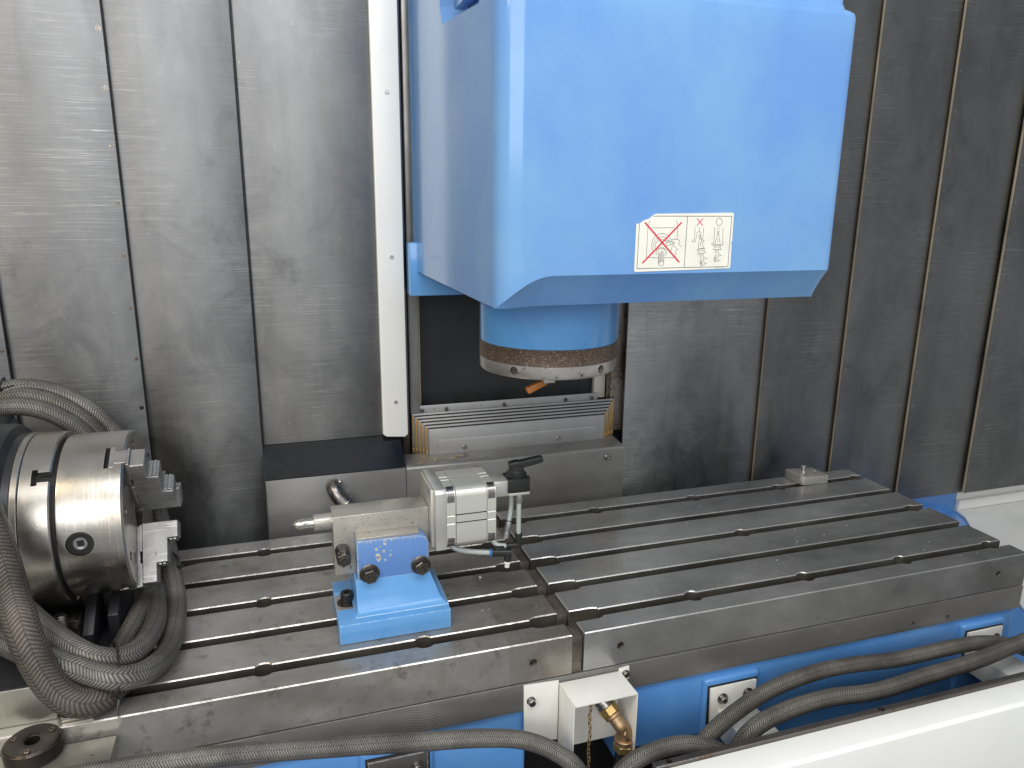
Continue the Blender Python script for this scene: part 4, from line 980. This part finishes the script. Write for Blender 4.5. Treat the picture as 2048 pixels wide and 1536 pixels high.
# bracket arm and lever valve
fin(box(-0.1170, -0.0915, 0.1345, 0.1720, 0.1985, 0.2265, 0.0010), 'valve_arm', m_alu, ta)
va_ = fin(box(-0.0914, -0.0530, 0.1305, 0.1690, 0.2040, 0.2285, 0.0010), 'valve_body', m_blackplastic, ta)
fin(box(-0.0912, -0.0532, 0.1307, 0.1688, 0.1990, 0.2038, 0.0006), 'valve_base', m_alu, va_)
fin(cyl((-0.0530, 0.150, 0.2225), (-0.0465, 0.150, 0.2225), 0.0030, n=14), 'side_screw', m_black, va_)
lv = fin(lathe([(0.0175, 0.2286), (0.0180, 0.2295), (0.0180, 0.2335), (0.0145, 0.2350), (0.0142, 0.2385), (0.0132, 0.2395), (0.0125, 0.2490), (0.0110, 0.2500)], (-0.0725, 0.1490, 0), (0, 0, 1), 36), 'lever_hub', m_blackplastic, ta)
lx = Vector((1, -0.16, 0.22)).normalized(); ly = Vector((0.16, 1, 0)).normalized(); lz = lx.cross(ly).normalized()
b = bmesh.new()
lo = Vector((-0.0755, 0.1490, 0.2475))
sec = [(-0.010, 0.0082, 0.0075), (0.004, 0.0085, 0.0080), (0.010, 0.0078, 0.0062), (0.044, 0.0070, 0.0056), (0.050, 0.0060, 0.0046)]
rs = []
for t_, wv, hv in sec:
    rs.append([b.verts.new(lo + lx * t_ + ly * (wv * a_) + lz * (hv * c_)) for a_, c_ in ((-1, -1), (1, -1), (1, 1), (-1, 1))])
for q in range(len(rs) - 1):
    for i in range(4): b.faces.new((rs[q][i], rs[q][(i + 1) % 4], rs[q + 1][(i + 1) % 4], rs[q + 1][i]))
b.faces.new(rs[0][::-1]); b.faces.new(rs[-1]); bmesh.ops.recalc_face_normals(b, faces=b.faces); bev(b, 0.0016, 2, 25)
fin(b, 'lever', m_blackplastic, lv)
# valve fittings and tubes
for n_, (x, y, mt) in enumerate(((-0.0690, 0.1420, m_zinc), (-0.0790, 0.1560, m_zinc), (-0.0590, 0.1560, m_black))):
    fin(lathe([(0.0060, 0), (0.0064, 0.002), (0.0064, 0.016 if n_ == 0 else 0.006), (0.0052, 0.018 if n_ == 0 else 0.008)], (x, y, 0.1990), (0, 0, -1), 20), 'push_fitting', mt, va_)
fin(tube([(-0.0690, 0.1420, 0.186), (-0.0690, 0.1425, 0.165), (-0.0685, 0.144, 0.140), (-0.0680, 0.145, 0.120)], 0.0043, 14, 0.004), 'air_tube', m_tubing, ta)
fin(tube([(-0.0790, 0.1560, 0.195), (-0.0785, 0.156, 0.175), (-0.0805, 0.155, 0.158), (-0.0840, 0.153, 0.142)], 0.0043, 14, 0.004), 'air_tube', m_tubing, ta)
ff = fin(lathe([(0.0050, 0), (0.0054, 0.001), (0.0054, 0.0175), (0.0046, 0.019), (0.0046, 0.021), (0.0062, 0.0215), (0.0064, 0.031), (0.0050, 0.033)], (-0.0835, 0.1530, 0.1440), (-0.20, -0.03, -1), 20), 'flow_fitting', m_zinc, ta)
fin(lathe([(0.0056, 0.0), (0.0056, 0.0014)], (-0.0833, 0.1530, 0.1448), (-0.20, -0.03, -1), 20), 'seal_ring', m_black, ff)
b = lathe([(0.0062, 0), (0.0066, 0.001), (0.0060, 0.016), (0.0055, 0.020)], (-0.0680, 0.1450, 0.1225), (0, 0, -1), 20)
merge(b, cyl((-0.0680, 0.1450, 0.0995), (-0.0920, 0.1450, 0.1010), 0.0052, 0.0005, 18)); merge(b, lathe([(0.0058, -0.006), (0.0062, 0), (0.0058, 0.006)], (-0.0680, 0.1450, 0.1005), (0, 0, 1), 18))
fin(b, 'elbow_fitting', m_blackplastic, ta)
fin(tube([(-0.0915, 0.1450, 0.1010), (-0.1010, 0.1455, 0.1025), (-0.1080, 0.148, 0.1045), (-0.114, 0.152, 0.112)], 0.0046, 14, 0.003), 'air_tube', m_tubing, ta)
b = cyl((-0.1200, 0.1400, 0.0945), (-0.0840, 0.1385, 0.0900), 0.0072, 0.0008, 20)
merge(b, cyl((-0.0890, 0.1387, 0.0930), (-0.0905, 0.1380, 0.0750), 0.0066, 0.0006, 20))
merge(b, box(-0.113, -0.096, 0.136, 0.146, 0.092, 0.104, 0.002))
fin(b, 'tee_fitting', m_blackplastic, ta)
fin(cyl((-0.1235, 0.1402, 0.0949), (-0.1190, 0.1400, 0.0944), 0.0070, 0.0006, 20), 'release_collar', m_ringblue, ta)
fin(tube([(-0.1230, 0.1402, 0.0949), (-0.145, 0.141, 0.0990), (-0.165, 0.142, 0.1035), (-0.182, 0.146, 0.1085), (-0.192, 0.152, 0.116)], 0.0046, 14, 0.004), 'air_tube', m_tubing, ta)
pg = lathe([(0.0058, 0), (0.0062, 0.001), (0.0062, 0.0045), (0.0044, 0.0050), (0.0044, 0.0115), (0.0038, 0.0120)], (-0.0904, 0.1380, 0.0755), (-0.08, -0.03, -1), 18)
fin(pg, 'blanking_plug', m_plug, ta)

# ================================================================== small steel block at the rear right of the table
sb = thing('locating_block', (0.82, 0.47, 0.0), 'small steel block with an upright pin at the rear right of the table', 'block')
bk = fin(prism([(0.7825, 0.452), (0.7885, 0.443), (0.8585, 0.438), (0.8585, 0.498), (0.7825, 0.508)], 'z', 0.0006, 0.0225, 0.0010), 'block_body', m_steel, sb)
cut(bk, [cyl((0.803, 0.461, 0.015), (0.803, 0.461, 0.03), 0.0068, n=24), cyl((0.843, 0.470, 0.015), (0.843, 0.470, 0.03), 0.0068, n=24)])
for x, y in ((0.803, 0.461), (0.843, 0.470)): capscrew(sb, (x, y, 0.015), (0, 0, 1), 0.0056, 0.006, 'cap_screw', m_zinc)
fin(lathe([(0.0050, 0.0225), (0.0050, 0.0262), (0.0030, 0.0275), (0.0030, 0.031), (0.0044, 0.032), (0.0044, 0.0375), (0.0034, 0.0385)], (0.8155, 0.480, 0), (0, 0, 1), 20), 'pin', m_bright, sb)
fin(cyl((0.807, 0.480, 0.0372), (0.8215, 0.480, 0.0350), 0.0018, n=10), 'pin_cross_bar', m_bright, sb)

# ================================================================== FRONT: coolant connection box
vb_ = thing('connection_box', (0.0, -0.03, -0.14), 'white sheet metal box on the table front around a brass hose elbow', 'connection box')
T_ = 0.0018
fin(prism([(-0.106, -0.0735), (-0.045, -0.0765), (-0.045, -0.190), (-0.1045, -0.178)], 'y', -0.0040, -0.0018, 0.0004), 'flange_plate', m_whitebox, vb_)
fin(prism([(0.064, -0.0775), (0.083, -0.0755), (0.084, -0.100), (0.064, -0.110)], 'y', -0.0042, -0.0018, 0.0004), 'flange_plate', m_whitebox, vb_)
fin(prism([(-0.0455, -0.0045), (0.0655, -0.0045), (0.0675, -0.068), (-0.0425, -0.0685)], 'z', -0.0830, -0.0812, 0.0005), 'top_sheet', m_whitebox, vb_)
fin(prism([(-0.0045, -0.0832), (-0.0680, -0.0832), (-0.0680, -0.1750), (-0.0045, -0.205)], 'x', -0.0445, -0.0427, 0.0004), 'side_sheet', m_whitebox, vb_)
fin(prism([(-0.0045, -0.0832), (-0.0678, -0.0832), (-0.0678, -0.2050), (-0.0045, -0.235)], 'x', 0.0655, 0.0673, 0.0004), 'side_sheet', m_whitebox, vb_)
fin(box(-0.0425, 0.0653, -0.0042, -0.0020, -0.208, -0.0832), 'back_sheet', m_whitebox, vb_)
capscrew(vb_, (-0.0935, -0.0040, -0.1040), (0, -1, 0), 0.0058, 0.010, 'cap_screw', m_bolt, 0.0075)
capscrew(vb_, (0.0760, -0.0042, -0.0885), (0, -1, 0), 0.0052, 0.006, 'cap_screw', m_bolt, 0.007)
ft = thing('hose_coupling', (0.02, -0.01, -0.12), 'brass and bronze elbow coupling inside the white connection box', 'pipe fitting')
ax = Vector((0.45, -0.58, -0.68)).normalized(); c0 = Vector((0.021, -0.016, -0.1100))
fin(box(0.002, 0.034, -0.0075, -0.0045, -0.130, -0.0850, 0.001), 'port_plate', m_blackplastic, ft)
fin(cyl((0.014, -0.006, -0.098), c0 + ax * 0.002, 0.0125, 0, 28), 'port_neck', m_bolt, ft)
fin(lathe([(0.0135, 0.0), (0.0135, 0.010), (0.0150, 0.0105), (0.0150, 0.0125), (0.0138, 0.013), (0.0138, 0.016), (0.0150, 0.0165), (0.0150, 0.021), (0.0125, 0.0215)], c0, ax, 36), 'coupling_sleeve', m_bolt, ft)
fin(lathe([(0.0158, 0.0216), (0.0168, 0.0226), (0.0168, 0.0345), (0.0150, 0.0360)], c0, ax, 8, 0.3), 'coupling_nut', m_fitbrass, ft)
fin(lathe([(0.0136, 0.0361), (0.0146, 0.037), (0.0146, 0.041), (0.0122, 0.043)], c0, ax, 32), 'elbow_collar', m_bronze, ft)
e0 = c0 + ax * 0.041; 
fin(tube([e0, e0 + ax * 0.010, e0 + ax * 0.020, (0.0520, -0.0500, -0.155), (0.0550, -0.0520, -0.164), (0.0540, -0.0520, -0.178)], 0.0112, 24, 0.002), 'elbow_bend', m_bronze, ft)
e1 = Vector((0.0540, -0.052, -0.1735))
fin(lathe([(0.0066, 0), (0.0100, 0.0006), (0.0100, 0.0068), (0.0085, 0.008)], Vector((0.0545, -0.0545, -0.1600)), (0.35, -0.80, 0.30), 6), 'boss_flat', m_bronze, ft)
fin(lathe([(0.0136, 0), (0.0152, 0.0012), (0.0152, 0.0080), (0.0140, 0.0092)], e1, (-0.06, 0.02, -1), 32), 'elbow_collar', m_bronze, ft)
fin(lathe([(0.0152, 0.0093), (0.0164, 0.0104), (0.0164, 0.0215), (0.0146, 0.0230)], e1, (-0.06, 0.02, -1), 6, 0.25), 'coupling_nut', m_fitbrass, ft)
fin(tube([e1 + Vector((-0.001, 0, -0.021)), e1 + Vector((-0.003, 0, -0.045)), e1 + Vector((-0.012, 0, -0.10)), e1 + Vector((-0.03, 0, -0.2))], 0.0118, 20, 0.006), 'rubber_hose', m_blackplastic, ft)
# chain
cn = thing('chain', (-0.002, -0.04, -0.0835), 'thin brass chain hanging inside the white connection box', 'chain')
z = -0.0840
for i in range(19):
    a = R(90 * (i % 2) + 25 + 8 * math.sin(i * 1.7)); hx, hy = math.cos(a), math.sin(a)
    cx = -0.0030 + 0.0010 * math.sin(i * 0.9); cyv = -0.0400
    L_, w_ = 0.0056, 0.0026
    pts = []
    for k in range(10):
        q = 2 * PI * k / 10
        pts.append((cx + hx * w_ * math.sin(q), cyv + hy * w_ * math.sin(q), z - L_ * 0.75 + L_ * math.cos(q)))
    fin(tube(pts, 0.00085, 6, 0.002, closed=True), 'link', m_fitbrass, cn)
    z -= 0.0082

# support brackets on the bed front
def bracket(x0, x1, label, platemat, arm=True):
    t = thing('support_bracket', ((x0 + x1) / 2, -0.01, -0.16), label, 'bracket', 'brackets bolted to the bed front')
    zt, zb = -0.1525, -0.236
    fin(prism([(x0 + 0.002, zt), (x1, zt), (x1, zb), (x0 + 0.006, zb)], 'y', -0.0100, -0.0045, 0.0010), 'plate', platemat, t)
    fin(prism([(x0 - 0.0015, zt + 0.0035), (x1 + 0.0035, zt + 0.003), (x1 + 0.003, zb - 0.004), (x0 + 0.001, zb - 0.003)], 'y', -0.0060, -0.0042, 0.0006), 'gasket', m_blackplastic, t)
    for fx in (0.28, 0.82):
        capscrew(t, (x0 + (x1 - x0) * fx, -0.0100, zt - 0.0235), (0, -1, 0), 0.0066, 0.009, 'cap_screw', m_bolt, 0.0105)
    if arm:
        fin(box(x0 + 0.018, x1 - 0.008, -0.230, -0.0102, -0.245, -0.1975, 0.0015), 'arm', m_whitebox, t)
    return t
bracket(0.243, 0.341, 'white bracket with two bolts on the bed, between the connection box and the hoses', m_whitebox)
bracket(0.843, 0.938, 'white bracket with two bolts at the far right end of the blue bed', m_whitebox)
bracket(-0.362, -0.266, 'dark steel bracket plate at the bottom edge below the tailstock', M('dark_bracket_plate', (0.16, 0.155, 0.15), 0.6, 0.4, (0.10, 0.095, 0.09), 20, wear=((0.75, 0.74, 0.72), 0.003, 0.2)), False)

# loose hoses in front of the bed
hose([(-0.743, -0.080, -0.018), (-0.676, -0.080, -0.020), (-0.558, -0.080, -0.030), (-0.430, -0.070, -0.058), (-0.287, -0.060, -0.091), (-0.195, -0.060, -0.107), (-0.126, -0.070, -0.120), (-0.079, -0.090, -0.139), (-0.045, -0.100, -0.175), (-0.008, -0.100, -0.255)], 0.0135, m_hose, 'light grey braided hose along the bottom edge below the tailstock')
hose([(-0.010, -0.120, -0.244), (0.010, -0.120, -0.182), (0.044, -0.120, -0.156), (0.097, -0.120, -0.147), (0.143, -0.130, -0.147), (0.189, -0.140, -0.169), (0.226, -0.160, -0.209)], 0.0140, m_hose, 'short arched braided hose below the brass elbow')
hose([(0.113, -0.100, -0.310), (0.159, -0.090, -0.212), (0.219, -0.080, -0.166), (0.312, -0.070, -0.131), (0.412, -0.060, -0.122), (0.500, -0.060, -0.122), (0.616, -0.060, -0.132), (0.736, -0.060, -0.132), (0.825, -0.060, -0.138), (0.909, -0.060, -0.162), (1.018, -0.060, -0.215)], 0.0138, m_hose_dark, 'upper of the two dark braided hoses sagging along the blue bed at right')
hose([(0.157, -0.160, -0.266), (0.200, -0.150, -0.164), (0.233, -0.150, -0.121), (0.306, -0.140, -0.111), (0.395, -0.130, -0.116), (0.490, -0.130, -0.125), (0.611, -0.120, -0.127), (0.740, -0.110, -0.129), (0.850, -0.100, -0.123), (0.963, -0.100, -0.103)], 0.0140, m_hose_dark, 'lower of the two dark braided hoses at right, running just behind the white door')

# ================================================================== FRONT: sliding door at bottom right
dr = thing('front_door', (0.9, -0.25, -0.6), 'white front door panel with dark steel top rail in the lower right corner', 'door')
rl_ = fin(box(0.024, 2.2, -0.2080, -0.1950, -0.108, -0.0935, 0.0025, 3), 'top_rail', m_railsteel, dr)
cut(rl_, [cyl((0.430, -0.2015, -0.103), (0.430, -0.2015, -0.08), 0.0052, n=20), cyl((0.048, -0.2015, -0.103), (0.048, -0.2015, -0.08), 0.0045, n=20)])
fin(prism([(-0.2082, -0.0985), (-0.2470, -0.1015), (-0.2520, -0.1060), (-0.2600, -0.60), (-0.2560, -0.60), (-0.2480, -0.108), (-0.2450, -0.1040), (-0.2082, -0.1035)], 'x', 0.045, 2.2, 0.0008), 'panel', m_white, dr, 50)
fin(box(0.03, 2.2, -0.2075, -0.1955, -0.60, -0.1085), 'rear_skin', m_railsteel, dr)

# ================================================================== FRONT LEFT: sub plate with round cap
sp_ = thing('mounting_plate', (-0.75, -0.04, -0.05), 'stained grey steel plate at the lower left corner in front of the table', 'plate')
ppl = fin(prism([(-0.90, -0.006), (-0.693, -0.0075), (-0.693, -0.110), (-0.90, -0.110)], 'z', -0.044, -0.022, 0.0010), 'plate_body', m_subplate, sp_)
cut(ppl, [cyl((-0.716, -0.040, -0.026), (-0.716, -0.040, -0.01), 0.003, n=14)])
fin(lathe([(0.0060, 0), (0.0066, 0.001), (0.0066, 0.006), (0.0055, 0.007)], (-0.6925, -0.060, -0.034), (1, 0, 0), 6), 'brass_fitting', m_fitbrass, sp_)
fin(cyl((-0.692, -0.060, -0.034), (-0.672, -0.060, -0.034), 0.0042, n=16), 'fitting_stem', m_fitbrass, sp_)
cp_ = thing('round_cap', (-0.785, -0.028, -0.022), 'round black steel cap with centre hole and three screws at lower left', 'cap')
cbm = lathe([(0.0325, -0.0218), (0.0340, -0.0200), (0.0345, -0.012), (0.0335, -0.0015), (0.0310, 0.0005), (0.0115, 0.0005), (0.0092, -0.0010), (0.0092, -0.018)], (-0.7880, -0.0150, 0.0), (0, 0, 1), 64)
cpo = fin(cbm, 'cap_body', m_capbrown, cp_)
for a in (35, 165, 270): capscrew(cp_, (-0.7880 + 0.0235 * math.cos(R(a)), -0.0150 + 0.0235 * math.sin(R(a)), 0.0004), (0, 0, 1), 0.0042, 0.0016, 'cap_screw', m_capbrown)

# ================================================================== small swarf crumbs on the table
cr_ = fin(lathe([(0.0012, 0), (0.0026, 0.0015), (0.0022, 0.0035), (0.0008, 0.0045)], (-0.117, 0.224, 0.0004), (0.3, 0.1, 1), 9), 'plastic_crumb', m_plug, None, 0, 'tiny white plastic crumb on the table right of the tailstock', 'crumb')
b = bmesh.new()
random.seed(5)
spots = [(0.55, 0.16, 0.07, 30), (0.45, 0.13, 0.04, 18), (0.62, 0.2, 0.2, 26), (-0.2, 0.12, 0.06, 14), (-0.05, 0.25, 0.12, 14), (0.85, 0.05, 0.08, 16), (0.3, 0.3, 0.2, 16)]
for cx, cy, sp__, n in spots:
    for i in range(n):
        x = random.gauss(cx, sp__); y = random.gauss(cy, sp__ * 0.45)
        if not (0.004 < y < 0.50) or -0.03 < x < 0.006 or x > 0.975: continue
        if any(abs(y - q) < 0.0185 for q in YS): continue
        if -0.395 < x < -0.195 and y < 0.24: continue
        r = random.uniform(0.0004, 0.0010); a = random.uniform(0, PI)
        vs = [b.verts.new((x + r * math.cos(a + k * 2.1) * (1.6 if k == 0 else 1), y + r * math.sin(a + k * 2.1), 0.0003)) for k in range(3)] + [b.verts.new((x, y, 0.0003 + r))]
        b.faces.new(vs[:3]); b.faces.new((vs[0], vs[1], vs[3])); b.faces.new((vs[1], vs[2], vs[3])); b.faces.new((vs[2], vs[0], vs[3]))
fin(b, 'swarf', m_zinc, None, 0, 'scattered fine metal swarf on the table tops', 'swarf', None, 'stuff')
